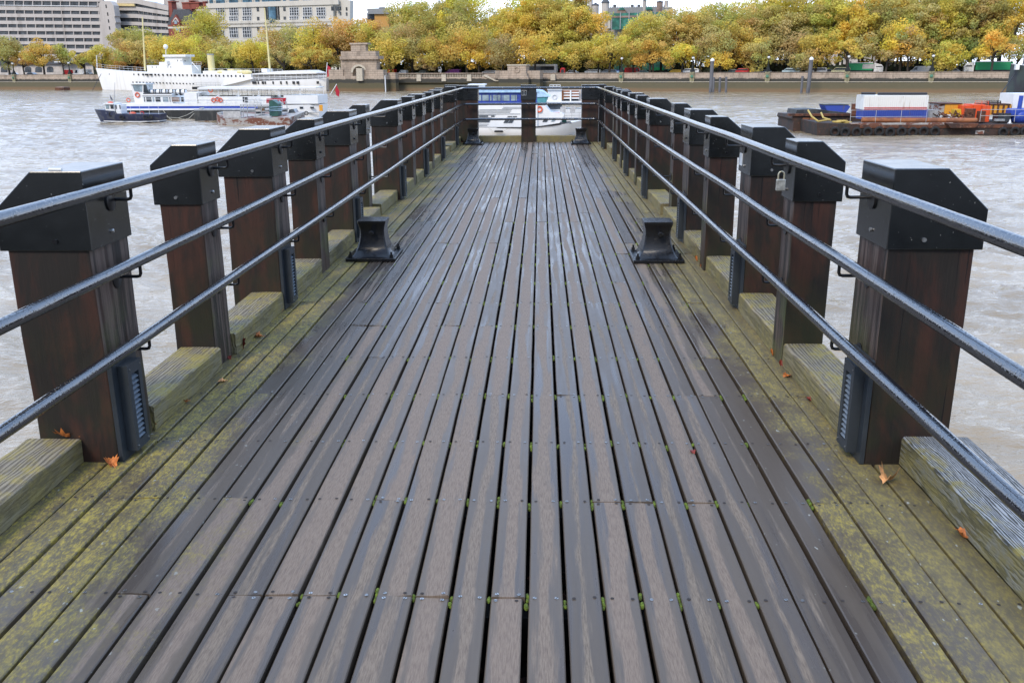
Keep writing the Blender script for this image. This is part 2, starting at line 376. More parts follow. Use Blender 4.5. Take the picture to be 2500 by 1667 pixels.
def wall_material(name, lower=True, blocks=True):
    """granite embankment: pale blocks above, black tide line, green-brown algae below (by height above the water)"""
    m = bpy.data.materials.new(name); m.use_nodes = True; m.node_tree.nodes.clear(); g = G(m.node_tree)
    tc = g.n('ShaderNodeTexCoord'); v = tc.outputs['Object']
    pos = g.n('ShaderNodeNewGeometry').outputs['Position']; P = g.n('ShaderNodeSeparateXYZ', {0: pos})
    sw = g.n('ShaderNodeSeparateXYZ', {0: v}); vv = g.n('ShaderNodeCombineXYZ', {0: sw.outputs[0], 1: sw.outputs[2], 2: 0.0}).outputs[0]
    br = g.n('ShaderNodeTexBrick', {'Vector': vv, 'Color1': (.46, .36, .27, 1), 'Color2': (.39, .31, .235, 1), 'Mortar': (.13, .10, .075, 1), 'Scale': 1.0, 'Mortar Size': .03, 'Brick Width': 1.6, 'Row Height': .62})
    n = g.noise(g.vmul(pos, (.5, .5, .2)), 1, 5, .65); n2 = g.noise(pos, .9, 5, .7)
    col = g.mix(g.m('MULTIPLY', g.sm(n, .45, .7), .6), br.outputs[0], (.13, .10, .075))
    if lower:
        zz = g.m('ADD', P.outputs[2], g.m('MULTIPLY', g.m('SUBTRACT', n2, .5), .9))
        blk = g.sm(zz, -1.35, -1.6)
        col = g.mix(blk, col, (.045, .042, .032))
        col = g.mix(g.sm(zz, -2.4, -2.65), col, g.mix(n2, (.075, .07, .035), (.12, .095, .05)))
        col = g.mix(g.sm(zz, -3.6, -4.6), col, (.17, .105, .05))
    p = g.n('ShaderNodeBsdfPrincipled', {'Base Color': col, 'Roughness': .8})
    g.n('ShaderNodeOutputMaterial', {'Surface': p.outputs[0]}); return m
def brick_material(name, c1, c2, mortar, bw=.45, rh=.15):
    m = bpy.data.materials.new(name); m.use_nodes = True; m.node_tree.nodes.clear(); g = G(m.node_tree)
    v = g.n('ShaderNodeTexCoord').outputs['Object']; sw = g.n('ShaderNodeSeparateXYZ', {0: v})
    vv = g.n('ShaderNodeCombineXYZ', {0: g.m('ADD', sw.outputs[0], sw.outputs[1]), 1: sw.outputs[2], 2: 0.0}).outputs[0]
    br = g.n('ShaderNodeTexBrick', {'Vector': vv, 'Color1': (*c1, 1), 'Color2': (*c2, 1), 'Mortar': (*mortar, 1), 'Scale': 1.0, 'Mortar Size': .012, 'Brick Width': bw, 'Row Height': rh})
    n = g.noise(v, .6, 5, .6); col = g.mix(g.m('MULTIPLY', g.sm(n, .4, .7), .35), br.outputs[0], tuple(c * .5 for c in c1))
    p = g.n('ShaderNodeBsdfPrincipled', {'Base Color': col, 'Roughness': .85}); g.n('ShaderNodeOutputMaterial', {'Surface': p.outputs[0]}); return m

M = dict(
    plank=plank_material(), kerb=kerb_material(), kerb2=kerb_material(True), post=post_material('post_timber', False), post_in=post_material('post_weathered_timber', True),
    cap=metal_material('cap_black_paint', (.006, .007, .007), .2, 0, 1.85), rail=metal_material('rail_black_paint', (.006, .007, .010), .09, .8, 2.2),
    bracket=metal_material('bracket_black_iron', (.010, .010, .011), .3, 0, 1.4), vent=metal_material('vent_grey_paint', (.028, .034, .040), .38, 0, 1.45),
    slat=metal_material('vent_slats_sky_tint', (.13, .155, .18), .35, 0, 1.5), iron=metal_material('bollard_tar_black', (.008, .008, .009), .24, .7, 1.45, .3, 30),  # slat: blue-grey lightened, sky reflection on the slats put into the colour
    dark=pm('underdeck_shade_black', (.006, .005, .004), .95), steel=pm('steel_screw', (.42, .41, .39), .3, .9, .2, 60), rusty_hole=pm('countersunk_hole', (.03, .022, .018), .8),  # dark: near-black colour puts the shade below the planks into the timber
    moss=pm('bright_moss', (.17, .24, .02), .9, var=.3, scale=60, bump=1, bscale=200), litter=pm('leaf_litter', (.12, .035, .012), .7, var=.45, scale=25, bump=.6),
    water=water_material(), leaf=leaf_material(), bark=pm('tree_bark', (.055, .045, .035), .9, var=.3, scale=4),
    wall=wall_material('embankment_granite'), stone=wall_material('monument_granite'), land=pm('embankment_pavement', (.16, .155, .15), .85, scale=.3),
    contwhite=stained('container_white_paint', (.74, .73, .69), (.42, .34, .27), .6, (1, 1, .12), 2.2, .56, .74), contblue=stained('container_blue_paint', (.035, .07, .34), (.10, .09, .14), .6, (1, 1, .2), 2.0, .55, .72), white=pm('white_boat_paint', (.80, .80, .78), .4, var=.03, scale=1.2), cream=pm('cream_yellow_paint', (.72, .62, .30), .5, var=.05), shipwhite=stained('ship_white_paint', (.82, .81, .78), (.70, .68, .62), .45, (1, 1, .1), .6, .5, .75),
    navy=stained('navy_hull_paint', (.018, .024, .06), (.06, .065, .08), .45, (1, 1, 1), 2.5, .5, .6), black=pm('black_paint', (.02, .02, .022), .5), tarhull=stained('black_hull_paint', (.022, .024, .025), (.06, .06, .055), .6, (1, 1, .3), 1.5),
    royal=pm('royal_blue_paint', (.03, .07, .38), .4, var=.1), canopy=pm('blue_canopy_canvas', (.03, .06, .32), .6, var=.2), skyblue=pm('pale_blue_roof', (.42, .62, .82), .4), glass=pm('window_glass', (.05, .06, .07), .08, var=.3, scale=.7, spec=.8),
    paleglass=pm('pale_window_glass', (.30, .38, .42), .1, var=.2, scale=1.5, spec=.8), green=pm('green_lorry_curtain', (.02, .30, .11), .5, var=.08), tank=pm('dark_green_tank', (.025, .09, .075), .45), red=pm('red_paint', (.55, .02, .02), .4), redcloth=pm('red_cloth', (.42, .012, .03), .8),
    orange=stained('orange_red_paint', (.72, .085, .014), (.34, .06, .02), .6, (1, 1, .3), 2.4, .5, .7), amber=stained('amber_paint', (.70, .32, .025), (.33, .15, .04), .6, (1, 1, .3), 2.2, .5, .68), buoy=pm('lifebuoy_orange', (.70, .12, .05), .5), rust=stained('rusty_steel', (.13, .045, .02), (.045, .022, .015), .85, (1, 1, .6), 1.2, .42, .6, (.20, .10, .06)),
    rustpaint=stained('grey_paint_with_rust', (.36, .34, .31), (.16, .06, .035), .8, (.5, 1, 1.6), .9, .47, .53, (.42, .40, .37)), pipe=stained('rusty_pipe', (.34, .13, .05), (.20, .08, .04), .8, (1, 1, 1), 1.0), darkrust=stained('dark_rusty_hull', (.05, .028, .02), (.025, .024, .022), .85, (1, 1, .5), 1.2, .4, .6, (.10, .045, .03)),
    grey=pm('grey_metal', (.35, .36, .36), .5), lightgrey=pm('light_grey_canvas', (.45, .44, .43), .8), rubber=pm('tyre_rubber', (.018, .018, .018), .8, var=.3, scale=8), rope=pm('mooring_rope', (.45, .42, .34), .9), yrope=pm('yellow_rope', (.50, .36, .10), .9),
    concrete=stained('pale_concrete', (.50, .45, .40), (.40, .355, .31), .9, (1, 1, .1), .25, .5, .7), portland=stained('pale_portland_stone', (.60, .555, .47), (.48, .44, .37), .85, (1, 1, .1), .3, .5, .75), bglass=pm('building_glass', (.075, .082, .088), .25, var=.35, scale=.35), bluebay=pm('blue_bay_glass', (.10, .20, .27), .15, var=.35, scale=.4),
    slate=pm('slate_roof', (.085, .085, .09), .7, var=.15), leadroof=pm('grey_lead_roof', (.25, .25, .24), .7, var=.1), brick=brick_material('red_brick', (.30, .06, .035), (.24, .05, .03), (.22, .13, .10)), ochre=pm('ochre_render', (.52, .27, .07), .85, var=.05), net=pm('green_scaffold_netting', (.05, .20, .15), .9, var=.25, scale=.6),
    brownstone=pm('brown_stone', (.28, .20, .16), .9, var=.2, scale=.5), plaster=pm('pale_plaster', (.52, .46, .40), .9, var=.12, scale=.4), lampglass=pm('white_lamp_globe', (.85, .85, .83), .3), awning=pm('yellow_awning', (.72, .55, .25), .8), shrub=pm('dark_green_shrubs', (.035, .05, .03), .95, var=.5, scale=1.2), hedge=pm('dark_railings_and_hedge', (.012, .016, .014), .9, var=.3),
    carwhite=pm('white_car_paint', (.75, .75, .74), .3), carblue=pm('pale_blue_car_paint', (.40, .52, .55), .3), carsilver=pm('silver_car_paint', (.30, .32, .34), .3), caryel=pm('yellow_car_paint', (.70, .42, .03), .4), carcream=pm('cream_car_paint', (.66, .62, .36), .4), carteal=pm('teal_car_paint', (.05, .12, .12), .3),
    pile=stained('grey_river_pile', (.13, .13, .14), (.08, .08, .085), .7, (1, 1, .2), 1.0), leafdry=pm('fallen_leaf_orange', (.55, .17, .035), .6, var=.3, scale=30), leafpale=pm('fallen_leaf_tan', (.62, .30, .11), .6, var=.25, scale=30), leafred=pm('fallen_leaf_red', (.22, .025, .012), .6, var=.3, scale=30),
    brass=pm('brass_lock', (.55, .50, .36), .3, .6), lock=pm('weathered_lock_body', (.42, .42, .38), .4, .5, var=.2, scale=40), paper=pm('white_paper', (.75, .74, .70), .7), tealglass=pm('teal_windscreen', (.10, .32, .36), .1), skin=pm('gull_feathers', (.7, .7, .68), .8), darkship=stained('dark_ship_paint', (.035, .037, .045), (.045, .06, .058), .5, (1, 1, .3), .6),
    verdigris=pm('green_bronze', (.10, .26, .17), .7), signwhite=pm('sign_white_lines', (.62, .62, .60), .5), stone3=pm('stained_pedestal_stone', (.30, .27, .16), .85, var=.3, scale=1.5), stone2=pm('pale_stone_pier', (.50, .44, .34), .85, var=.1))

# ================================================================ WATER AND LAND (setting)
ZW = -4.9
ang = math.atan(-.317)
SH = Frame(-186.6, 330, ang)              # embankment frame: local y = 0 is the river face of the wall
GR = -.7                                  # level of the far pavement
def sheet(name, x0, x1, y0, y1, z, mat, fr=WORLD):
    mb = MB(); mb.add([(x0, y0, z), (x1, y0, z), (x1, y1, z), (x0, y1, z)], [(0, 1, 2, 3)])
    return tag(mb.build(name, mat, fr=fr), kind='structure')
def river():
    ys = [9.0]
    while ys[-1] < 335: ys.append(ys[-1] + .10 + .0013 * ys[-1])
    Y = np.array(ys)[:, None]; nx = 520; T = np.linspace(0, 1, nx)[None, :]
    X = (-.70 * Y - 9) * (1 - T) + (.64 * Y + 9) * T; Y = np.broadcast_to(Y, X.shape).copy()
    res = (1.34 * Y + 18) / nx + .0005 * Y; Z = np.zeros_like(X); rw = np.random.RandomState(5)
    patch = .75 + .35 * np.sin(X * .043 + 1.3 * np.sin(Y * .031)) * np.sin(Y * .052 + X * .017)
    for i in range(64):
        lam = .42 * (1.065 ** i) ** .62 * (1 + .1 * rw.rand()) if i < 40 else .8 + rw.rand() ** 1.5 * 7
        th = R(-105) + rw.normal() * .55; k = 2 * math.pi / lam
        a_ = .0050 * lam ** 1.0 * (.75 if lam < .8 else (1.25 if lam < 4 else (4 / lam) ** .8))
        w = np.clip((lam / res - 2.2) / 2, 0, 1)
        ph = k * (math.cos(th) * X + math.sin(th) * Y) + rw.rand() * 6.28 + 1.1 * np.sin(X * .19 / lam ** .5 + i) + .9 * np.sin(Y * .23 / lam ** .5 + 2 * i)
        Z += a_ * w * (np.sin(ph) + .35 * np.sin(2 * ph + .8)) 
    Z *= patch
    n, m = X.shape; V_ = np.stack([X, Y, Z + ZW], -1).reshape(-1, 3).astype(np.float32)
    i0 = (np.arange(n - 1)[:, None] * m + np.arange(m - 1)[None, :]).ravel(); Fq = np.stack([i0, i0 + 1, i0 + m + 1, i0 + m], 1).astype(np.int32)
    me = bpy.data.meshes.new('water'); me.vertices.add(len(V_)); me.vertices.foreach_set('co', V_.ravel()); me.loops.add(Fq.size); me.loops.foreach_set('vertex_index', Fq.ravel())
    me.polygons.add(len(Fq)); me.polygons.foreach_set('loop_start', np.arange(0, Fq.size, 4, dtype=np.int32)); me.update(calc_edges=True); me.polygons.foreach_set('use_smooth', [True] * len(Fq)); me.materials.append(M['water'])
    o = bpy.data.objects.new('water', me); C.objects.link(o); tag(o, kind='structure')
river()
sheet('water_surround', -900, 900, -300, 900, ZW - .3, M['water'])
mb = MB(); mb.box(-1500, 2200, .8, 6000, GR - 6, GR); tag(mb.build('ground', M['land'], fr=SH), kind='structure')
mb = MB(); mb.box(-300, 300, -400, -3.2, -9, -.05); tag(mb.build('promenade', pm('promenade_paving', (.035, .033, .031), .9, scale=1)), kind='structure')
sheet('road', -1400, 2000, 7.5, 19.5, GR + .004, pm('road_asphalt', (.055, .055, .056), .85, scale=1), SH)

# ================================================================ PIER
ROWS = [-1.2, -.55, .1, .7, 1.3, 1.92, 2.53, 3.2, 3.775, 4.39, 5.02, 5.69, 6.3, 6.95, 7.63, 8.1, 8.6]
while ROWS[-1] < 20.2: ROWS.append(ROWS[-1] + .63)
END = 20.94
deck = thing('pier_deck', 'long dark wet timber deck of the pier running to the end railing', 'pier deck', (0, 0, 0))
rng = random.Random(3)
V, F, UV, RN, MI = [], [], [], [], []
screws = MB(); moss = MB()
def hrand(a, b): return rng.uniform(a, b)
for k in range(-17, 14):
    gx0 = .084 + .1197 * (k - 1); gx1 = .084 + .1197 * k
    if gx0 < -2.1 or gx1 > 1.72: continue
    nearb = rng.choice(ROWS[:7])
    cuts = [-1.5]; y = -1.5
    idx = [i for i, r in enumerate(ROWS)]
    j = rng.randint(2, 7)
    while j < len(ROWS) - 2:
        cuts.append(ROWS[j]); j += rng.choice([4, 5, 6, 6, 7])
    cuts.append(END - hrand(0, .02))
    gl = hrand(.004, .0078); gr = hrand(.004, .0078)
    for a, b in zip(cuts[:-1], cuts[1:]):
        x0 = gx0 + gl + hrand(-.0015, .0015); x1 = gx1 - gr + hrand(-.0015, .0015)
        if rng.random() < .12: x1 -= .006
        z = hrand(-.0028, .0028); z2 = z + hrand(-.0015, .0015); roll = hrand(-.0022, .0022); cup = hrand(-.0012, .0022); r = rng.random(); vo = hrand(0, 40)
        a2, b2 = a + .002, b - .002
        n = max(2, int((b2 - a2) / .3)); base = len(V)
        for i in range(n + 1):
            t = i / n; yy = a2 + (b2 - a2) * t; zz = z + (z2 - z) * t
            j0, j1 = hrand(-.0011, .0011), hrand(-.0011, .0011)
            for (px_, pz) in ((x0 + .001, -.045), (x0 + j0, -.0035), (x0 + .0035 + j0, 0), ((x0 + x1) / 2, .0006), (x1 - .0035 + j1, 0), (x1 + j1, -.0035), (x1 - .001, -.045)):
                V.append((px_, yy, pz + zz + roll * (px_ - (x0 + x1) / 2) / .05 + (cup if abs(px_ - (x0 + x1) / 2) > .03 else 0))); UV.append((px_ - (x0 + x1) / 2, yy + vo))
        for i in range(n):
            q = base + i * 7
            for s_ in range(6): F.append((q + s_, q + s_ + 1, q + s_ + 8, q + s_ + 7)); RN.append(r)
        F.append(tuple(base + s_ for s_ in range(6, -1, -1))); RN.append(r)
        F.append(tuple(base + n * 7 + s_ for s_ in range(7))); RN.append(r)
        for ry in ROWS:
            if ry < 1.5 or not (a - .01 <= ry <= b + .01): continue
            off = .014 if abs(ry - a) < .01 else (-.014 if abs(ry - b) < .01 else 0)
            for sx in (-1, 1):
                cx = (x0 + x1) / 2 + sx * hrand(.030, .036); cy = ry + off + hrand(-.003, .003); zt = z + .0016 + cup + roll * sx * .6
                hole = rng.random() < .42; rr = .0062
                screws.add([(cx + rr * math.cos(2 * math.pi * i / 10), cy + rr * math.sin(2 * math.pi * i / 10), zt + (.0003 if not hole else 0)) for i in range(10)], [tuple(range(10))], 1 if hole else 0)
                if not hole and ry < 6:
                    an = hrand(0, 3.14); c_, s_ = math.cos(an), math.sin(an)
                    screws.add([(cx + c_ * p - s_ * q, cy + s_ * p + c_ * q, zt + .0012) for p, q in ((-rr, -.0008), (rr, -.0008), (rr, .0008), (-rr, .0008))], [(0, 1, 2, 3)], 1)
    # moss growing in the gap on top of the joists
    for ry in ROWS:
        if 1.5 < ry < 10 and -1.3 < gx1 < 1.15:
            pr = .9 if abs(gx1) < .75 else .35
            if rng.random() > pr or (ry < 3 and gx1 < -.8): continue
            ln = hrand(.006, .05)
            mo = hrand(-.02, .02)
            for q in range(rng.randint(3, 9)):
                moss.ball((gx1 + hrand(-.003, .003), ry + mo + hrand(-ln, ln), -.012 + hrand(-.003, .003)), hrand(.006, .0095), 5, 0, (.9, 1.3, 1))
me = bpy.data.meshes.new('planking'); me.from_pydata(V, [], F); me.materials.append(M['plank'])
uvl = me.uv_layers.new(name='UVMap'); li = np.empty(len(me.loops), dtype=np.int32); me.loops.foreach_get('vertex_index', li)
uvl.data.foreach_set('uv', np.array(UV, dtype=np.float32)[li].ravel())
at_ = me.attributes.new('rnd', 'FLOAT', 'FACE'); at_.data.foreach_set('value', RN)
bm = bmesh.new(); bm.from_mesh(me); bmesh.ops.recalc_face_normals(bm, faces=bm.faces); bm.to_mesh(me); bm.free()
o = bpy.data.objects.new('planking', me); C.objects.link(o); o.parent = deck
o = screws.build('screw_heads', [M['steel'], M['rusty_hole']], deck); o['kind'] = 'stuff'
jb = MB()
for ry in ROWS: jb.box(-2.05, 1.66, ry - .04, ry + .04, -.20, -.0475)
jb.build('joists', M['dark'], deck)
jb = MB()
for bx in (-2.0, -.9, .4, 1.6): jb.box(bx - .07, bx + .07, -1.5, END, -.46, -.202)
jb.box(-2.02, 1.63, -1.5, END, -.232, -.215); jb.build('bearers_and_shade_board', M['dark'], deck)  # thin board added below the gaps, near-black in place of shade
tag(moss.build('moss', M['moss'], smooth=True), 'bright green moss tufts in the gaps between the deck planks', 'moss', kind='stuff')
lt = MB()
for i in range(520):
    x, y = hrand(-.9, 1.0), hrand(1.2, 5.0); s_ = hrand(.015, .035); a_ = hrand(0, 6.28); z0 = -.21 + hrand(0, .1)
    lt.add([(x + s_ * math.cos(a_ + t), y + s_ * math.sin(a_ + t), z0 + hrand(-.01, .02)) for t in (0, 1.3, 2.5, 4, 5.2)], [(0, 1, 2, 3, 4)])
tag(lt.build('leaf_litter', M['litter']), 'brown leaf litter lying below the gaps of the deck', 'leaf litter', kind='stuff')

ORD = ['first', 'second', 'third', 'fourth', 'fifth', 'sixth', 'seventh', 'eighth', 'ninth', 'tenth', 'eleventh', 'twelfth', 'thirteenth', 'fourteenth', 'fifteenth']
PL = [(3.52, 3.89, -1.77), (4.79, 5.07, -1.78), (6.08, 6.45, -1.765), (7.24, 7.54, -1.75), (8.63, 9.0, -1.76), (10.1, 10.36, -1.88), (11.58, 11.96, -1.755), (12.93, 13.25, -1.76), (14.08, 14.48, -1.76), (15.22, 15.52, -1.75), (16.6, 16.98, -1.755), (18.2, 18.5, -1.9), (19.6, 19.98, -1.77)]
PR = [(3.56, 3.92, 1.35), (4.89, 5.12, 1.335), (6.08, 6.44, 1.37), (7.36, 7.60, 1.325), (8.58, 8.95, 1.36), (10.1, 10.35, 1.43), (11.6, 11.96, 1.34), (12.98, 13.25, 1.33), (14.15, 14.48, 1.335), (15.35, 15.6, 1.32), (16.42, 16.78, 1.335), (17.55, 17.85, 1.36), (19.0, 19.35, 1.30)]
def make_post(s, y0, y1, xf, wide, label, vent, yellow=False, rnd=None):
    w = .36 if wide else .25; flat = .205 if wide else .135
    cz = 1.07 if wide else 1.12
    yc = (y0 + y1) / 2; t = thing('timber_post', label, 'post', (xf, yc, 0), group='capped timber posts along the pier')
    b = (xf, yc, 0)
    X = lambda d: xf + s * d
    q = MB(); ya, yb = y0 + .014, y1 - .014; xa, xb = X(.014), X(w - .014)
    lx, rx_ = min(xa, xb), max(xa, xb)
    j = lambda: random.uniform(-.004, .004)
    zs = [-6.2, -.3, .2, .55, .935]
    rings = [[(lx + j(), ya + j(), z), (rx_ + j(), ya + j(), z), (rx_ + j(), yb + j(), z), (lx + j(), yb + j(), z)] for z in zs]
    vs = [p for r_ in rings for p in r_]; k0 = 0
    q.v = list(vs)
    for i in range(len(zs) - 1):
        for e in range(4):
            a_, b_ = i * 4 + e, i * 4 + (e + 1) % 4
            q.f.append((a_, b_, b_ + 4, a_ + 4)); inner = (e == 3) if s > 0 else (e == 1)
            q.m.append(1 if inner else 0)
    q.f.append((0, 3, 2, 1)); q.m.append(0); q.f.append(tuple(len(vs) - 4 + i for i in range(4))); q.m.append(0)
    q.build('post_shaft', [M['post'], M['post_in']], t, b, bevel=.006)
    q = MB(); q.prism([(X(0), .912), (X(0), 1.225), (X(flat), 1.225), (X(w + .012), cz), (X(w + .012), .912)], y0, y1)
    cap = q.build('metal_cap', M['cap'], t, b, bevel=.004)
    for c_, ax in (((X(-.004), yc + random.uniform(-.02, .03), .962), 'x'), ((X(.14), y0 - .004, .952), 'y')):
        q = MB(); q.lathe(c_, [(.009, -.004), (.009, .003), (.006, .006)], 8, axis=ax); q.build('cap_bolt', M['steel'] if random.random() < .5 else M['bracket'], cap, b, smooth=True)
    if vent:
        v = MB(); I = lambda d: xf - s * d
        bx = sorted((I(-.012), I(.008))); v.box(bx[0], bx[1], y0 + .008, y0 + .245, .0, .455)
        vp = v.build('louvre_vent', M['vent'], t, b, bevel=.002)
        v = MB(); xi = sorted((I(.0085), I(.052))); va, vb, za, zb = y0 + .055, y0 + .185, .035, .415
        v.box(xi[0], xi[1], va, va + .030, za, zb); v.box(xi[0], xi[1], vb - .030, vb, za, zb)
        v.box(xi[0], xi[1], va + .030, vb - .030, zb - .045, zb); v.box(xi[0], xi[1], va + .030, vb - .030, za, za + .04)
        for (yy, zz) in ((va + .015, zb - .02), (vb - .015, zb - .02), (va + .015, za + .02), (vb - .015, za + .02)): v.lathe((I(.0535), yy, zz), [(.004, -.002), (.004, .0015)], 8, axis='x', m=1)
        v.build('vent_frame', [M['vent'], M['steel']], vp, b)
        v = MB(); nsl = 13
        for i in range(nsl):
            z0 = za + .044 + i * (zb - za - .095) / nsl
            v.prism([(I(.049), z0), (I(.049), z0 + .0035), (I(.018), z0 + .021), (I(.018), z0 + .0175)], va + .031, vb - .031)
        v.build('slats', M['slat'], vp, b)
    return t
for side, L_, s in (('left', PL, -1), ('right', PR, 1)):
    for i, (y0, y1, xf) in enumerate(L_):
        wide = i % 2 == 0
        make_post(s, y0, y1, xf, wide, '%s capped post from the camera along the %s rail, %s' % (ORD[i], side, 'wide with a louvred vent' if wide else 'narrow and without vent'), wide)
# pier-end posts
def end_post(x0, x1, y0, y1, label, chx=None):
    xc = (x0 + x1) / 2; t = thing('timber_post', label, 'post', (xc, y0, 0), group='posts across the pier end'); b = (xc, y0, 0)
    q = MB(); q.box(x0 + .012, x1 - .012, y0 + .012, y1, -6.2, .93); q.build('post_shaft', M['post'], t, b, bevel=.006)
    q = MB()
    if chx: q.prism([(x0, .912), (x0, 1.228), (x1 - .16 if chx > 0 else x0 + .0, 1.228), (x1, 1.07 if chx > 0 else 1.228), (x1, .912)], y0, y1 + .012)
    else: q.box(x0, x1, y0, y1 + .012, .912, 1.228)
    cap = q.build('metal_cap', M['cap'], t, b, bevel=.004)
    return t, b
midp, mb_ = end_post(-.43, -.085, 20.88, 21.22, 'capped post in the middle of the pier end railing with a small square sign')
end_post(-1.84, -1.375, 20.86, 21.22, 'broad capped corner post at the left end of the pier')
end_post(.915, 1.30, 20.86, 21.22, 'broad capped corner post at the right end of the pier')
end_post(-2.16, -1.86, 21.3, 21.6, 'outer capped post behind the left corner post')
end_post(1.32, 1.62, 21.3, 21.6, 'outer capped post behind the right corner post', 1)
# square sign with a pictogram
sg = MB(); cxs, czs = -.355, 1.065
sg.box(cxs - .055, cxs + .055, 20.866, 20.879, czs - .058, czs + .058)
sgo = sg.build('square_sign', M['cap'], midp, mb_)
sg = MB(); yq = 20.862
for (a0, a1, b0, b1) in ((-.052, .052, .048, .055), (-.052, .052, -.055, -.048), (-.052, -.046, -.048, .048), (.046, .052, -.048, .048)): sg.box(cxs + a0, cxs + a1, yq, yq + .0035, czs + b0, czs + b1)
sg.torus((cxs, yq + .002, czs - .006), .021, .0035, 16, 5); sg.prism([(cxs - .010, czs + .022), (cxs + .010, czs + .022), (cxs, czs + .038)], yq, yq + .0035)
sg.box(cxs - .02, cxs + .02, yq, yq + .0035, czs - .04, czs - .035)
sg.build('pictogram', M['signwhite'], sgo, mb_)

# kerb timbers between the posts
def kerb(x0, x1, y0, y1, zt, label, mat='kerb'):
    q = MB(); n = max(2, int((y1 - y0) / .12)); xc, yc = (x0 + x1) / 2, (y0 + y1) / 2
    P_ = [(x0, 0.003), (x0, zt - .008), (x0 + .008, zt), ((x0 + x1) / 2, zt + .002), (x1 - .008, zt), (x1, zt - .008), (x1, .003)]
    jj = random.Random(int(y0 * 100))
    for i in range(n + 1):
        for (a_, z_) in P_: q.v.append((a_ + jj.uniform(-.0025, .0025), y0 + (y1 - y0) * i / n, z_ + (jj.uniform(-.002, .002) if z_ > .01 else 0)))
    for i in range(n):
        for e in range(6): q.f.append((i * 7 + e, i * 7 + e + 1, i * 7 + e + 8, i * 7 + e + 7)); q.m.append(0)
    q.f.append(tuple(range(7))); q.m.append(0); q.f.append(tuple(n * 7 + e for e in range(7))); q.m.append(0)
    return tag(q.build('kerb_timber', M[mat], base=(xc, yc, 0)), label, 'kerb timber', 'mossy kerb timbers between the posts')
kerb(-2.17, -1.935, 1.0, 3.53, .108, 'nearest mossy kerb timber on the left, before the first post')
kerb(1.51, 1.78, 1.0, 3.575, .125, 'nearest weathered kerb timber on the right, before the first post', 'kerb2')
for side, L_, s in (('left', PL, -1), ('right', PR, 1)):
    for i in range(len(L_)):
        ya = L_[i][1] - .008; yb = L_[i + 1][0] + .008 if i + 1 < len(L_) else 20.86
        xi = -1.768 if s < 0 else 1.356
        if i == 5 and s < 0: xi = -1.80
        a_, b_ = sorted((xi, xi + s * .225)); nxt = ('the %s post' % ORD[i + 1]) if i + 1 < len(L_) else 'the corner post'
        kerb(a_, b_, ya, yb, .125, 'mossy kerb timber on the %s between the %s post and %s' % (side, ORD[i], nxt))
q = MB(); q.box(-1.37, .91, 20.945, 21.12, -.2, .135); tag(q.build('end_beam', M['kerb'], base=(-.2, 21, 0), bevel=.008), 'mossy timber beam across the far end of the deck', 'beam')

# three handrails, each a U of pipe with brackets to every post
def handrail(z, zfar, label):
    t = thing('handrail', label, 'handrail', (0, 0, z), group='pipe handrails round the pier'); b = (0, 0, z); xl, xr = -1.692, 1.252
    zz = lambda y: z + (zfar - z) * max(0, y) / 20.7
    P = []
    ys = [-1.0, 1.4, 2.5] + [(p[0] + p[1]) / 2 for p in PL] 
    rj = random.Random(int(z * 1000))
    for y in ys: P.append((xl + rj.uniform(-.004, .004), y, zz(y) + rj.uniform(-.003, .003)))
    P += [(xl, 20.55, zfar), (xl + .012, 20.65, zfar), (xl + .045, 20.715, zfar), (xl + .11, 20.73, zfar), (-.25, 20.75, zfar + .002), (xr - .11, 20.73, zfar), (xr - .045, 20.715, zfar), (xr - .012, 20.65, zfar), (xr, 20.55, zfar)]
    for y in [(p[0] + p[1]) / 2 for p in PR][::-1] + [2.4, 1.3, -1.0]: P.append((xr + rj.uniform(-.004, .004), y, zz(y) + rj.uniform(-.003, .003)))
    # smooth a little: insert midpoints
    q = MB(); q.tube(P, .0250, 20); q.build('rail_pipe', M['rail'], t, b, smooth=True)
    for L_, s, xr_ in ((PL, -1, xl), (PR, 1, xr)):
        for (y0, y1, xf) in L_:
            yc = (y0 + y1) / 2; zr = zz(yc); xf2 = xf if z > .95 else xf + s * .016
            q = MB(); zb = zr - .068
            q.tube([(xr_, yc + .05, zr - .015), (xr_, yc + .05, zb + .014), (xr_ + s * .005, yc + .05, zb + .003), (xr_ + s * .016, yc + .05, zb), (xf2 - s * .006, yc + .05, zb)], .0072, 8)
            q.lathe((xf2 - s * .003, yc + .02, zb - .004), [(.040, -.005), (.040, .003), (.034, .006)], 16, axis='x')
            q.build('bracket', M['bracket'], t, b, smooth=True)
    for xc in (-1.6, -.2575, 1.1):
        q = MB(); zb = zfar - .06
        q.tube([(xc, 20.75, zfar - .015), (xc, 20.75, zb), (xc, 20.89, zb)], .0072, 8); q.build('bracket', M['bracket'], t, b, smooth=True)
handrail(1.150, 1.168, 'topmost black pipe handrail running round the pier')
handrail(.825, .832, 'middle black pipe handrail running round the pier')
handrail(.505, .508, 'lowest black pipe handrail running round the pier')

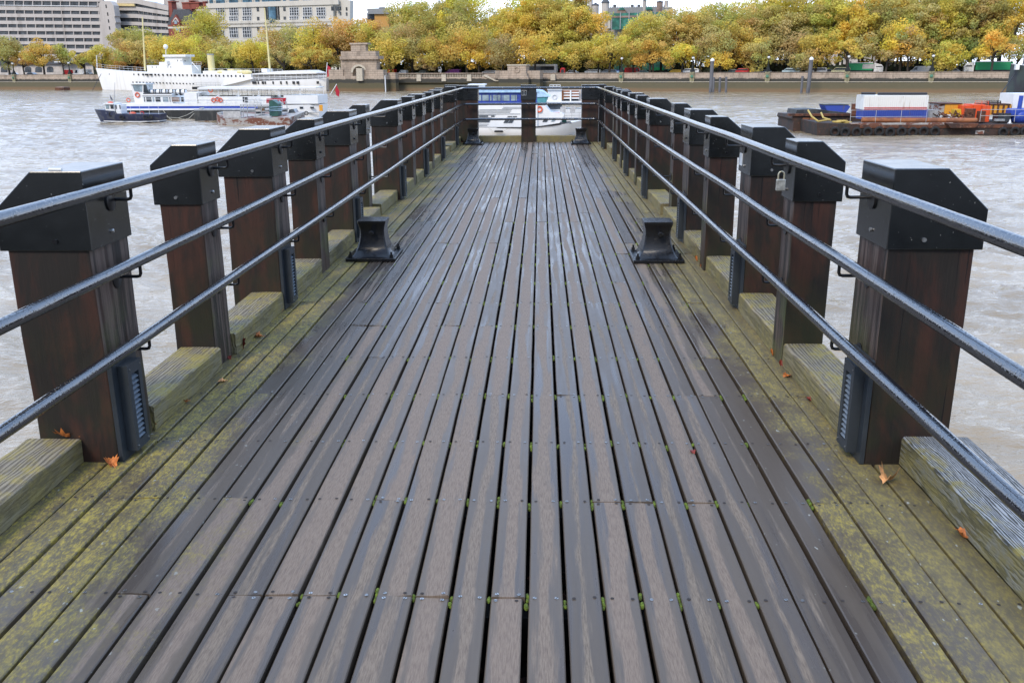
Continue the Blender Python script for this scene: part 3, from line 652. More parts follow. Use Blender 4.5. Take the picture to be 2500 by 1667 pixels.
# mooring bollards
def bollard(label):
    t = thing('mooring_bollard', label, 'bollard', (0, 0, 0), group='black cast iron bollards on the deck')
    q = MB(); q.box(-.2155, .2155, -.24, .24, .002, .032); q.build('base_plate', M['iron'], t, bevel=.004)
    rows = [(.030, .172, .182), (.045, .158, .166), (.07, .143, .148), (.11, .128, .130), (.15, .117, .118), (.20, .109, .109), (.245, .106, .106), (.28, .110, .110), (.305, .119, .119), (.318, .123, .123), (.335, .123, .123)]
    q = MB()
    for z, a_, b_ in rows:
        c_ = .012
        q.v += [(-a_ + c_, -b_, z), (a_ - c_, -b_, z), (a_, -b_ + c_, z), (a_, b_ - c_, z), (a_ - c_, b_, z), (-a_ + c_, b_, z), (-a_, b_ - c_, z), (-a_, -b_ + c_, z)]
    for i in range(len(rows) - 1):
        for e in range(8): q.f.append((i * 8 + e, i * 8 + (e + 1) % 8, (i + 1) * 8 + (e + 1) % 8, (i + 1) * 8 + e)); q.m.append(0)
    q.f.append(tuple((len(rows) - 1) * 8 + e for e in range(8))); q.m.append(0)
    q.build('body', M['iron'], t, smooth=True)
    q = MB(); q.tube([(.01, -.185, .238), (.01, .17, .238)], .021, 16); q.build('cross_pin', M['iron'], t, smooth=True, bevel=.003)
    for sx in (-1, 1):
        for sy in (-1, 1):
            q = MB(); c_ = (sx * .178, sy * .2, 0); q.lathe(c_, [(.020, .033), (.020, .037)], 12); q.lathe(c_, [(.0165, .037), (.0165, .058)], 6); q.lathe(c_, [(.009, .058), (.009, .082)], 10)
            q.build('anchor_bolt', M['iron'], t)
    return t
b0 = bollard('black iron bollard on the deck near the left rail, nearest the camera'); b0.location = (-1.459, 7.955, 0)
for loc, lab in (((1.013, 7.89, 0), 'black iron bollard on the deck near the right rail, nearest the camera'), ((-1.457, 20.38, 0), 'far black bollard at the foot of the left corner post'), ((.887, 20.38, 0), 'far black bollard at the foot of the right corner post')):
    c_ = copy_tree(b0); c_.location = loc; c_['label'] = lab
for (x, y) in ((1.0, 7.62), (.92, 7.63), (1.08, 7.635)):
    pass

# small things on the rails and caps
p = aty(1906, 450, 4.86); t = thing('padlock', 'weathered padlock hanging under the top rail beside the second right post', 'padlock', p)
q = MB(); q.box(-.024, .024, -.010, .010, -.034, .026); lk = q.build('lock_body', M['lock'], t, bevel=.005, seg=3)
q = MB(); q.tube([(-.015, 0, .024), (-.015, 0, .050)] + [(-.015 * math.cos(a_), 0, .050 + .016 * math.sin(a_)) for a_ in (.5, 1.0, 1.57, 2.1, 2.6)] + [(.015, 0, .050), (.015, 0, .024)], .0042, 8); q.build('shackle', M['brass'], t, smooth=True)
q = MB(); q.box(1.366, 1.3695, 6.32, 6.405, .955, 1.035); q.build('paper_sticker', M['paper'], base=(1.3685, 6.36, .995))
tag(bpy.data.objects['paper_sticker'], 'white sticker on the cap of the third right post', 'sticker')
q = MB(); q.tube([(-1.845, 3.52, 1.2315), (-1.90, 3.53, 1.2315)], .0055, 8); tag(q.build('cigarette_end', M['paper'], base=(-1.87, 3.52, 1.228)), 'white cigarette end lying on the cap of the first left post', 'litter')

# fallen leaves
def leaf(u, v, z, size, mat, label, rot, curl=1.0, stand=0.0, zoff=0.0, ov=None):
    p = ov if ov else atz(u, v, z); q = MB(); size *= 1.2; prof = [(0, 1), (.35, .66), (.62, .86), (.9, .6), (1.25, .88), (1.57, .62), (1.9, .86), (2.2, .6), (2.55, .8), (2.85, .5), (3.14, .35)]
    pts = []
    for a_, r_ in prof: pts.append((math.sin(a_) * r_, math.cos(a_) * r_))
    for a_, r_ in prof[-2:0:-1]: pts.append((-math.sin(a_) * r_, math.cos(a_) * r_))
    vs = [(0, 0)] + [(.5 * x, .5 * y) for x, y in pts] + pts; n = len(pts)
    f = [(0, 1 + i, 1 + (i + 1) % n) for i in range(n)] + [(1 + i, 1 + n + i, 1 + n + (i + 1) % n, 1 + (i + 1) % n) for i in range(n)]
    V3 = [(x * size * (1 - .12 * curl), y * size, size * (curl * .75 * x * x + .18 * curl * math.sin(5 * y + 3 * x) * .4)) for x, y in vs]
    V3 = [(x, y * math.cos(stand) - z_ * math.sin(stand), y * math.sin(stand) + z_ * math.cos(stand)) for x, y, z_ in V3]
    zm = min(z_ for _, _, z_ in V3)
    q.add([(x, y, z_ - zm + .001) for x, y, z_ in V3], f); q.tube([(0, -size * .2 * math.cos(stand), -zm + .003), (.1 * size, -size * 1.1 * math.cos(stand), .004)], .0015, 5)
    o = q.build('fallen_leaf', mat, base=(0, 0, 0), smooth=True); o.location = (p.x, p.y, p.z + zoff); o.rotation_euler[2] = rot
    return tag(o, label, 'leaf', 'fallen autumn leaves on the pier')
D, T_, RD = M['leafdry'], M['leafpale'], M['leafred']
leaf(160, 1066, .112, .05, D, 'thin orange leaf on top of the nearest left kerb timber', 1.4, 1.6)
leaf(273, 1137, 0, .036, D, 'curled red-orange leaf at the foot of the first left post', .7, 1.7, .4)
leaf(362, 1048, 0, .052, T_, 'big crumpled orange leaf upright beside the first left vent', .3, 1.0, 1.0)
leaf(447, 984, 0, .032, D, 'orange leaf lying against the side of a left kerb timber', 2.4, 1.2, .2)
leaf(542, 932, 0, .024, T_, 'small tan leaf alone on mossy planks left', 2.0, .9)
leaf(587, 850, 0, .052, RD, 'dark red leaf upright at the foot of the second left post', .2, 1.6, 1.1)
leaf(629, 823, 0, .036, D, 'orange leaf by the kerb just past the second left post', 1.8, 1.1)
leaf(558, 877, 0, .020, RD, 'tiny brown leaf against the second left post', 1.0, 1.2, .5)
leaf(684, 761, 0, .022, T_, 'small tan leaf below the third left post vent', .6, 1.0, .6)
leaf(2166, 1176, 0, .05, T_, 'curled tan leaf near the foot of the first right post', 2.5, 1.9, .15)
leaf(1922, 919, 0, .028, D, 'small orange leaf beside the kerb near the second right post', 2.2, .9)
leaf(1886, 868, 0, .028, D, 'orange leaf upright against the inner side of the second right post', .4, 1.2, .9)
leaf(1907, 893, 0, .022, RD, 'thin red leaf under the corner of the second right post', .1, 1.3, 1.0)
leaf(1975, 978, 0, .022, RD, 'small red leaf midway along the right kerb timber', .8, 1.2, .3)
leaf(2349, 1310, 0, .034, D, 'bright red-orange leaf beside the nearest right kerb timber', .5, 1.4, .3)
leaf(1623, 510, 0, .045, T_, 'tan leaf by the fourth right post further down the kerb', 1.2, 1.0, .8)
leaf(1650, 550, 0, .052, D, 'orange-red leaves beside the fifth right post vent', .5, 1.2, .7)
leaf(1701, 637, 0, .030, D, 'orange leaf upright at the end of the kerb by the fourth right post', .2, 1.4, 1.0)
leaf(1713, 654, 0, .028, D, 'curled orange leaf next to the third right post kerb', 2.8, 1.8, .8)
leaf(1125, 348, 0, .05, RD, 'dark red leaf beside the far left bollard', .8, 1.2, .4)
leaf(1690, 1105, 0, .016, RD, 'tiny red leaf scrap in the middle right planks', .3, 1.2, .2)

# ================================================================ FAR BANK
def part(fr, name, mat, parent, base, fn, **kw):
    q = MB(); fn(q); return q.build(name, mat, parent, base, **kw)
def pbox(fr, parent, base, name, mat, u0, v0, u1, v1, d, dep, sil=False, **kw):
    """box whose front face stands at local depth d; sil: the given width includes the visible end face"""
    x0, z1 = fr.at(u0, v0, d); x1, z0 = fr.at(u1, v1, d)
    if sil:
        xb = fr.at(u1, v1, d + dep)[0]
        if xb > x0 + .3 * (x1 - x0): x1 = xb
    q = MB(); q.box(min(x0, x1), max(x0, x1), d, d + dep, min(z0, z1), max(z0, z1)); return q.build(name, mat, parent, base, **kw)
def ppoly(fr, parent, base, name, mat, pts, d, dep, sil=False, **kw):
    q = MB(); P = [fr.at(u, v, d) for u, v in pts]
    if sil:
        ua, ub = min(p[0] for p in pts), max(p[0] for p in pts)
        P = [(x + (fr.at(u, v, d + dep)[0] - x) * (u - ua) / (ub - ua), z) for (x, z), (u, v) in zip(P, pts)]
    q.prism(P, d, d + dep); return q.build(name, mat, parent, base, **kw)
def ptube(fr, parent, base, name, mat, pts, r, n=6, **kw):
    """pts: (u, v, d)"""
    q = MB(); P = []
    for u, v, d in pts:
        x, z = fr.at(u, v, d); P.append((x, d, z))
    q.tube(P, r, n); return q.build(name, mat, parent, base, **kw)
def wins(fr, parent, base, us, vs, d, mat, slope=None, name='window'):
    """a grid of windows, each its own part: us, vs lists of (a, b)"""
    for (v0, v1) in vs:
        for (u0, u1) in us:
            x0, z1 = fr.at(u0, v0, d); x1, z0 = fr.at(u1, v1, d)
            q = MB(); q.box(x0, x1, d - .06, d + .1, z0, z1); q.build(name, mat, parent, base)

# ---- embankment wall
def sbase(u, d=0.0, z=GR):
    x, _ = SH.at(u, 200, d); return (x, d, z)
wt = thing('embankment_wall', 'long pale granite river wall with dark tide stains along the far bank', 'river wall', (120, 0, 0), SH); wb = (120, 0, 0)
def wsec(u0, u1, dtop=0.0, batter=.9):
    x0, _ = SH.at(u0, 200, 0); x1, _ = SH.at(u1, 200, 0); return x0, x1
q = MB(); x0, x1 = -260, 520
q.v += [(x0, -1.6, -7), (x1, -1.6, -7), (x1, -.55, -2.4), (x0, -.55, -2.4), (x1, -.10, -2.36), (x0, -.10, -2.36), (x1, 0, -.02), (x0, 0, -.02), (x1, .75, -.02), (x0, .75, -.02), (x1, .8, -7), (x0, .8, -7)]
q.f += [(0, 1, 2, 3), (3, 2, 4, 5), (5, 4, 6, 7), (7, 6, 8, 9), (9, 8, 10, 11)]; q.m += [0] * 5
q.build('wall_face', M['wall'], wt, wb)
q = MB(); q.box(x0, x1, -.16, .9, -.018, .09); q.build('coping', M['stone'], wt, wb)
q = MB(); q.box(x0, x1, -.62, -.40, -2.42, -2.28); q.build('string_course', M['stone2'], wt, wb)
# ---- monumental river stairs with an arch
def stone_thing(label, cat, u, d, name='stone_monument'):
    b = sbase(u, d, ZW); return thing(name, label, cat, b, SH), b
t, b = stone_thing('tall granite river arch with heavy cornice and attic block left of the pier', 'archway', 876, -9, 'river_arch')
D_ = -9.0
def arch_poly(u0, u1, vtop, vbot, ua, ub, vspr, vapex):
    pts = [(u0, vbot), (u0, vtop), (u1, vtop), (u1, vbot), (ub, vbot), (ub, vspr)]
    c_ = (ua + ub) / 2
    for i in range(1, 10):
        a_ = math.pi * i / 10; pts.append((c_ + (ub - ua) / 2 * math.cos(a_), vspr - (vspr - vapex) * math.sin(a_)))
    pts += [(ua, vspr), (ua, vbot)]; return pts
ppoly(SH, t, b, 'arch_block', M['wall'], arch_poly(832, 919, 146, 186, 861, 890, 178, 162.5), D_, 2.4)
pbox(SH, t, b, 'arch_foot', M['wall'], 802, 186, 938, 229, D_ - .6, 4)
pbox(SH, t, b, 'cornice', M['stone'], 829, 138, 923, 145, D_ - .8, 3.6)
for i in range(24): pass
q = MB()
for i in range(26):
    x, z = SH.at(832 + i * 3.5, 146.5, D_ - .5); q.box(x, x + .26, D_ - .55, D_ + .1, z - .15, z + .35)
q.build('dentils', M['stone'], t, b)
pbox(SH, t, b, 'parapet_course', M['wall'], 832, 126, 917, 138.2, D_ - .1, 2.4)
pbox(SH, t, b, 'attic_block', M['wall'], 856, 108.5, 893, 126.2, D_ + .6, 1.6)
pbox(SH, t, b, 'attic_cap', M['stone'], 853, 105.5, 897, 109, D_ + .3, 2.2)
ppoly(SH, t, b, 'arch_ring', M['stone2'], [(861 - 5, 178)] + [(875.5 - 19.5 * math.cos(math.pi * i / 12), 178 - 20.5 * math.sin(math.pi * i / 12)) for i in range(1, 12)] + [(895, 178), (890, 178)] + [(875.5 + 14.5 * math.cos(math.pi * i / 12), 178 - 15.5 * math.sin(math.pi * i / 12)) for i in range(1, 12)] + [(861, 178)], D_ - .18, .5)
pbox(SH, t, b, 'side_wall', M['wall'], 802, 171, 838, 186.3, D_ - .3, 2.4); pbox(SH, t, b, 'side_wall', M['wall'], 889, 171, 936, 186.3, D_ - .3, 2.4)
pbox(SH, t, b, 'inner_pier', M['stone2'], 869, 167, 885, 198, D_ - 1.4, 1.2)
pbox(SH, t, b, 'end_pier', M['wall'], 942, 178, 967, 226, D_ + 3, 2)
t = thing('tide_pole', 'tall white tide pole standing in the river beside the granite arch', 'pole', sbase(940, -11, ZW - 1), SH); b = sbase(940, -11, ZW - 1)
pbox(SH, t, b, 'pole', M['white'], 938.6, 186, 941.8, 224, -11, .35); pbox(SH, t, b, 'pole_head', M['grey'], 938.1, 184.6, 942.3, 186.4, -11.1, .5)
# ---- balustrade
t = thing('balustrade', 'pale stone balustrade on top of the far wall right of the arch', 'balustrade', sbase(1060, -1.4, -2), SH); b = sbase(1060, -1.4, -2)
x0, _ = SH.at(968, 190, -1.4); x1, _ = SH.at(1180, 190, -1.4)
q = MB(); q.box(x0, x1, -1.45, -.7, -2.6, -1.0); q.build('plinth', M['wall'], t, b)
q = MB(); q.box(x0, x1, -1.5, -.65, -.02, .16); q.build('hand_coping', M['stone'], t, b)
q = MB(); q.box(x0, x1, -.75, -.6, -1.0, -.02); q.build('back_panel', M['wall'], t, b)
q = MB(); x = x0 + .3
while x < x1 - .2: q.lathe((x, -1.1, 0), [(.10, -1.0), (.15, -.7), (.08, -.25), (.12, -.02)], 6); x += .52
q.build('balusters', M['stone2'], t, b)
for u in (1022, 1083, 1145): pbox(SH, t, b, 'pedestal', M['stone2'], u - 5.5, 182.8, u + 5.5, 199, -1.8, 1.3)
t = thing('river_stairs', 'stone flight of steps coming down the far wall left of the wreathed monument', 'stairs', sbase(1190, -3, -3), SH); b = sbase(1190, -3, -3)
ppoly(SH, t, b, 'string_wall', M['stone2'], [(1180, 183), (1184, 183), (1211, 197), (1218, 197), (1218, 199), (1209, 199), (1180, 186)], -3.2, .5)
ppoly(SH, t, b, 'stair_wall', M['wall'], [(1178, 186), (1209, 199), (1218, 199), (1218, 226), (1178, 226)], -2.8, 2.6)
t, b = stone_thing('stepped granite monument with a carved wreath on the far wall behind the pier end', 'monument', 1262, -6)
D_ = -6.0
pbox(SH, t, b, 'base_block', M['wall'], 1217, 190, 1290, 228, D_ - 1, 5); ppoly(SH, t, b, 'stepped_block', M['wall'], [(1226, 190.2), (1234, 183), (1238, 183), (1238, 180), (1286, 180), (1286, 184), (1289, 190.2)], D_ - .4, 4)
pbox(SH, t, b, 'wreath_panel', M['stone'], 1239, 160.5, 1284, 180.3, D_, 3); pbox(SH, t, b, 'panel_cap', M['stone2'], 1237.5, 158, 1285.5, 160.8, D_ - .2, 3.4)
x, z = SH.at(1262, 171, D_ - .1); q = MB(); q.torus((x, D_ - .08, z), .72, .16, 16, 6); q.build('wreath', M['wall'], t, b)
pbox(SH, t, b, 'flank_wall', M['wall'], 1209, 173, 1240, 190.3, D_ + .8, 3); pbox(SH, t, b, 'flank_wall', M['wall'], 1284, 173, 1318, 226, D_ + .8, 3)
pbox(SH, t, b, 'pale_pilaster', M['stone2'], 1344, 182, 1355, 197, -1.0, 1.0)

# ---- wall lamps
def wall_lamp():
    t = thing('river_lamp', 'lamp', 'lamp', (0, 0, 0), SH, 'globe lamps along the far river wall')
    q = MB(); q.box(-.62, .62, -.6, .9, -1.9, .2); q.prism([(-.62, -1.9), (.62, -1.9), (.25, -2.9), (-.25, -2.9)], -.6, -.1); q.build('pedestal', M['stone3'], t)
    q = MB(); q.torus((0, -.85, -.95), .3, .09, 12, 6); q.ball((0, -.85, -1.0), .24, 6); q.build('lion_head', M['verdigris'], t)
    q = MB(); q.lathe((0, 0, 0), [(.75, .22), (.62, .6), (.38, 1.1), (.2, 1.7), (.13, 2.4), (.12, 3.3), (.2, 3.45)], 10); q.build('lamp_post', M['hedge'], t, smooth=True)
    q = MB(); q.ball((0, 0, 3.82), .36, 8); q.build('globe', M['lampglass'], t, smooth=True)
    q = MB(); q.lathe((0, 0, 0), [(.34, 4.08), (.1, 4.3), (.03, 4.45)], 8); q.build('lamp_finial', M['hedge'], t)
    return t
lampu = [(36, 'at the left edge, beside the two white cars'), (172, 'left of the white ship, beside the red truck'), (1517, 'in front of the red van and blue kiosk'), (1690, 'beside the white estate car, left of the river piles'), (1873.6, 'between the red car and the pale blue car'), (2068, 'at the left end of the paneled green lorry'), (2273, 'at the nose of the silver-white van'), (2493, 'at the right edge behind the dark ship bow')]
l0 = wall_lamp()
for i, (u, lab) in enumerate(lampu):
    o = l0 if i == 0 else copy_tree(l0); x, _ = SH.at(u, 190, 0)
    o.matrix_world = SH.mat @ Matrix.Translation((x, 0, 0)); o['label'] = 'globe lamp on a stone pedestal ' + lab
def street_lamp(u, vtop, d, label, warm=False, arm=1.4, z0=GR):
    x, z = SH.at(u, vtop, d); b = (x, d, z0); t = thing('street_lamp', label, 'street lamp', b, SH)
    q = MB(); q.tube([(x + .0, d, z0), (x, d, z - .6)], [.11, .07], 8); q.tube([(x, d, z - .6), (x + arm * .4, d, z - .1), (x + arm, d, z)], .05, 6); q.build('lamp_column', M['hedge'], t, b)
    q = MB(); q.ball((x + arm, d, z), .5, 6, 0, (1.2, .6, .35)); q.build('lamp_head', M['lampglass'] if not warm else M['amber'], t, b)
street_lamp(1664, 103, 21, 'tall dark street lamp with white head in front of olive trees'); street_lamp(1868, 99, 21, 'tall street lamp with an orange head among the trees', True)
street_lamp(2325, 34, 22, 'very tall street lamp high among the trees at the right'); street_lamp(2472, 136, 6, 'slim white-topped lamp left of the right edge globe lamp', False, .3)

# ---- vehicles on the embankment road
def car(u, d, L, h, paint, label, cat='car', kind='car', rev=False, name='parked_car'):
    x, _ = SH.at(u, 180, d); b = (x, d, GR); t = thing(name, label, cat, b, SH); k = -1 if rev else 1
    X = lambda a_: x + k * (a_ - .5) * L
    if kind == 'car': body = [(0, .35), (0, .75), (.04, .86), (.26, .92), (.40, h), (.78, h), (.97, .95), (1, .85), (1, .35)]; win = [(.30, .95), (.415, h - .08), (.76, h - .08), (.90, .97)]
    elif kind == 'van': body = [(0, .4), (0, 1.0), (.10, 1.15), (.22, h - .15), (.27, h), (.98, h), (1, h - .15), (1, .4)]; win = [(.145, 1.2), (.235, h - .25), (.33, h - .25), (.33, 1.2)]
    elif kind == 'coach': body = [(0, .4), (0, h - .3), (.03, h), (.98, h), (1, h - .4), (1, .4)]; win = [(.03, 1.5), (.03, h - .55), (.93, h - .55), (.93, 1.5)]
    else: body = [(0, .4), (0, 1.1), (.08, 1.2), (.2, h - .1), (.25, h), (.95, h), (1, h - .4), (1, .4)]; win = [(.12, 1.25), (.215, h - .2), (.9, h - .2), (.94, 1.25)]
    q = MB(); q.prism([(X(a_), GR + z) for a_, z in body], d, d + 1.75); bo = q.build('body', paint, t, b, bevel=.08)
    q = MB(); q.prism([(X(a_), GR + z) for a_, z in win], d - .02, d + 1.77); q.build('side_windows', M['glass'], t, b)
    for a_ in (.17, .82):
        for yy in (d - .03, d + 1.58):
            q = MB(); q.lathe((X(a_), yy, GR + .32), [(.32, 0), (.32, .2)], 12, axis='y'); q.build('wheel', M['rubber'], t, b)
    return t
car(24, 9, 4.6, 1.5, M['carwhite'], 'white car behind the river wall at the far left', kind='car')
car(70, 12, 4.6, 1.45, M['carsilver'], 'silver-grey car right of the far-left globe lamp')
car(161, 9, 3.2, 2.3, M['red'], 'small red truck between two tree trunks left of the white van', 'truck', 'van')
car(196, 9, 7.2, 2.5, M['carwhite'], 'white panel van just left of the white ship bow', 'van', 'van', name='parked_van'); car(208, 6.5, 4.2, 1.45, M['carsilver'], 'pale car in front of the white panel van left of the ship')
car(950, 9, 3.6, 2.0, M['red'], 'red van just right of the granite arch', 'van', 'van'); car(982, 9, 2.6, 1.7, M['carwhite'], 'white flatbed cab above the balustrade, left end', 'van', 'van')
car(1028, 9, 4.4, 1.45, M['carteal'], 'dark car behind the middle of the balustrade'); car(1104, 10, 4.6, 1.9, pm('purple_paint', (.16, .03, .20), .4), 'purple-red van behind the balustrade', 'van', 'van'); car(1192, 9, 4.0, 1.55, M['carwhite'], 'white estate car left of the wreathed monument', kind='estate'); car(1214, 12, 4.0, 1.5, M['carsilver'], 'grey car partly hidden by the wreathed monument')
car(1320, 11, 9.6, 3.15, M['carwhite'], 'white coach with dark windows behind the wreathed monument', 'coach', 'coach', name='coach')
car(1392, 9, 4.3, 1.45, M['carwhite'], 'white car just right of the red telephone box'); car(1446, 9, 4.7, 1.6, M['carwhite'], 'white estate car midway between telephone box and blue kiosk', kind='estate'); car(1486, 9, 4.4, 1.6, M['carsilver'], 'pale small van left of the blue kiosk', 'van', 'estate')
car(1545, 13, 5.0, 2.1, M['red'], 'long red van right of the blue kiosk', 'van', 'van', True, name='parked_van'); car(1566, 8, 3.4, 1.4, M['carteal'], 'dark car in front of the red van'); car(1648, 9, 3.2, 1.5, M['caryel'], 'yellow car left of the white estate by the river piles', kind='estate')
car(1684, 9, 4.9, 1.75, M['carwhite'], 'white estate car behind a globe lamp and left of the tall pile', kind='estate'); car(1785, 10, 4.0, 1.5, M['carteal'], 'dark teal car right of the river piles'); car(1811, 9, 3.6, 1.75, M['red'], 'red small van right of the teal car', 'van', 'estate')
car(1835, 7, 1.1, 1.5, M['caryel'], 'small yellow covered motorcycle by the river wall', 'motorcycle', 'estate', name='covered_motorcycle'); car(1860, 11, 5.0, 1.45, M['carsilver'], 'silver car behind the fifth globe lamp from the left')
car(1932, 9, 5.0, 1.75, M['carblue'], 'pale blue taxi left of the tall right-hand pile', 'taxi', 'estate', name='taxi'); car(1992, 10, 5.6, 1.85, M['carwhite'], 'white van directly behind the tall right-hand pile', 'van', 'estate'); car(2014, 13, 5.0, 1.4, M['carsilver'], 'grey car right of the tall right-hand pile')
car(2052, 9, 4.8, 1.9, M['carcream'], 'cream-yellow van left of the green lorry with the pale panel', 'van', 'estate'); car(2247, 9, 5.0, 2.1, M['carsilver'], 'silver-white van between the two green lorries', 'van', 'van'); car(2320, 9, 4.6, 1.5, M['carsilver'], 'silver car left of the second green lorry', kind='car')
def lorry(ua, ub, d, vt, cableft, label, panel=None):
    b = sbase((ua + ub) / 2, d, GR); t = thing('lorry', label, 'lorry', b, SH)
    x0, zt = SH.at(ua, vt, d); x1, _ = SH.at(ub, vt, d); cw = 2.3
    if cableft: cx0, cx1, tx0, tx1 = x0, x0 + cw, x0 + cw + .35, x1
    else: cx0, cx1, tx0, tx1 = x1 - cw, x1, x0, x1 - cw - .35
    q = MB(); q.box(tx0, tx1, d, d + 2.5, GR + 1.1, zt - .18); tr = q.build('trailer_curtain', M['green'], t, b)
    q = MB(); q.box(tx0 - .03, tx1 + .03, d - .03, d + 2.53, zt - .18, zt); q.build('trailer_roof', M['carwhite'], t, b)
    q = MB(); q.box(tx0, tx1, d + .1, d + 2.4, GR + .7, GR + 1.1); q.build('chassis', M['black'], t, b)
    if cableft: pl = [(cx0, GR + .5), (cx0, GR + 1.9), (cx0 + .5, zt - .5), (cx1, zt - .15), (cx1, GR + .5)]; wn = [(cx0 + .15, GR + 1.9), (cx0 + .5, zt - .95), (cx1 - .5, zt - .95), (cx1 - .5, GR + 1.9)]
    else: pl = [(cx1, GR + .5), (cx1, GR + 1.9), (cx1 - .5, zt - .5), (cx0, zt - .15), (cx0, GR + .5)]; wn = [(cx1 - .15, GR + 1.9), (cx1 - .5, zt - .95), (cx0 + .5, zt - .95), (cx0 + .5, GR + 1.9)]
    q = MB(); q.prism(pl, d, d + 2.4); cb = q.build('cab', M['carwhite'], t, b, bevel=.06); q = MB(); q.prism(wn, d - .02, d + 2.42); q.build('cab_window', M['glass'], cb, b)
    if panel: q = MB(); q.box(x0 + (x1 - x0) * panel[0], x0 + (x1 - x0) * panel[1], d - .03, d, GR + 1.5, zt - .4); q.build('side_panel', M['lightgrey'], tr, b)
    for xx in (cx0 + .9, tx0 + (tx1 - tx0) * .7, tx0 + (tx1 - tx0) * .82):
        q = MB(); q.lathe((xx, d, GR + .5), [(.5, 0), (.5, .35)], 12, axis='y'); q.build('wheel', M['rubber'], t, b)
lorry(2070, 2158, 11, 153.5, False, 'green curtain-sided lorry with a pale panel and white cab at its right end', (.42, .76)); lorry(2356, 2474, 11, 150.5, True, 'green curtain-sided lorry facing left, behind the right end of the far wall')
# kiosks
t = thing('telephone_box', 'red telephone box right of the white coach', 'telephone box', sbase(1373, 6), SH); b = sbase(1373, 6)
pbox(SH, t, b, 'booth', M['red'], 1367.5, 169, 1378.5, 184, 6, 1.1); x, z = SH.at(1373, 169, 6); q = MB(); q.lathe((x, 6.55, z), [(.78, 0), (.7, .12), (.45, .3), (.1, .38)], 12); q.build('domed_roof', M['red'], t, b, smooth=True); pbox(SH, t, b, 'glazing', M['glass'], 1369.5, 171, 1376.5, 182, 5.97, .05)
t = thing('kiosk', 'small pale blue kiosk left of a globe lamp and the red van', 'kiosk', sbase(1508, 7), SH); b = sbase(1508, 7)
pbox(SH, t, b, 'kiosk_body', M['skyblue'], 1505, 173, 1511, 184, 7, 1.0); pbox(SH, t, b, 'kiosk_roof', M['royal'], 1504.5, 171.5, 1511.5, 173.2, 6.9, 1.2)
t = thing('tent', 'small green awning stall behind the white estate car', 'stall', sbase(1460, 24), SH); b = sbase(1460, 24)
ppoly(SH, t, b, 'canvas_roof', M['net'], [(1452, 174), (1455, 164), (1466, 164), (1469, 174)], 24, 4); pbox(SH, t, b, 'stall_front', M['lightgrey'], 1453, 174, 1468, 184, 24.5, 3)
t = thing('river_statue', 'pale silver statue on the far wall behind the balustrade', 'statue', sbase(1072, 4), SH); b = sbase(1072, 4)
x, z = SH.at(1072, 182, 4); q = MB(); q.box(x - .6, x + .6, 4, 5, GR, z + .3); q.build('statue_plinth', M['stone2'], t, b)
q = MB(); q.ball((x, 4.5, z + 1.0), .5, 6, 0, (1.1, .7, 1)); q.ball((x - .3, 4.5, z + 1.9), .28, 6); q.tube([(x + .3, 4.5, z + .4), (x + .6, 4.5, z + 1.4), (x + .2, 4.5, z + 2.2)], .16, 6); q.build('statue_figure', M['grey'], t, b, smooth=True)
# hedge and railings along the gardens
for i, (ua, ub, v, lab) in enumerate([(1495, 1790, 172, 'dark garden railing behind the cars, from the red van to the piles'), (1800, 2060, 170.5, 'dark garden railing behind the pale blue taxi'), (2150, 2370, 168.5, 'dark garden hedge between the two green lorries'), (1120, 1215, 176, 'dark railing behind the white car left of the wreathed monument'), (830, 1218, 152, 'dark shrubbery below the trees behind the balustrade'), (1215, 1495, 141, 'dark shrubbery behind the coach and telephone box'), (2372, 2520, 156, 'dark shrubbery behind the second green lorry'), (225, 800, 150, 'dark shrubbery below the trees behind the white ship'), (1640, 2060, 153, 'dark shrubbery behind the river piles and taxi'), (2060, 2370, 153, 'dark shrubbery behind the trees between the green lorries')]):
    t = thing('garden_railing', lab, 'railing', sbase((ua + ub) / 2, 22), SH); b = sbase((ua + ub) / 2, 22)
    x0, z1 = SH.at(ua, v, 22); x1, _ = SH.at(ub, v, 22)
    q = MB(); x = x0
    while x < x1: q.box(x, x + .5, 22, 22.4, GR, z1 + random.uniform(-.25, .1) * (1 if i < 4 else 5)); x += .5
    q.build('hedge_mass', M['hedge'] if i < 4 else M['shrub'], t, b)

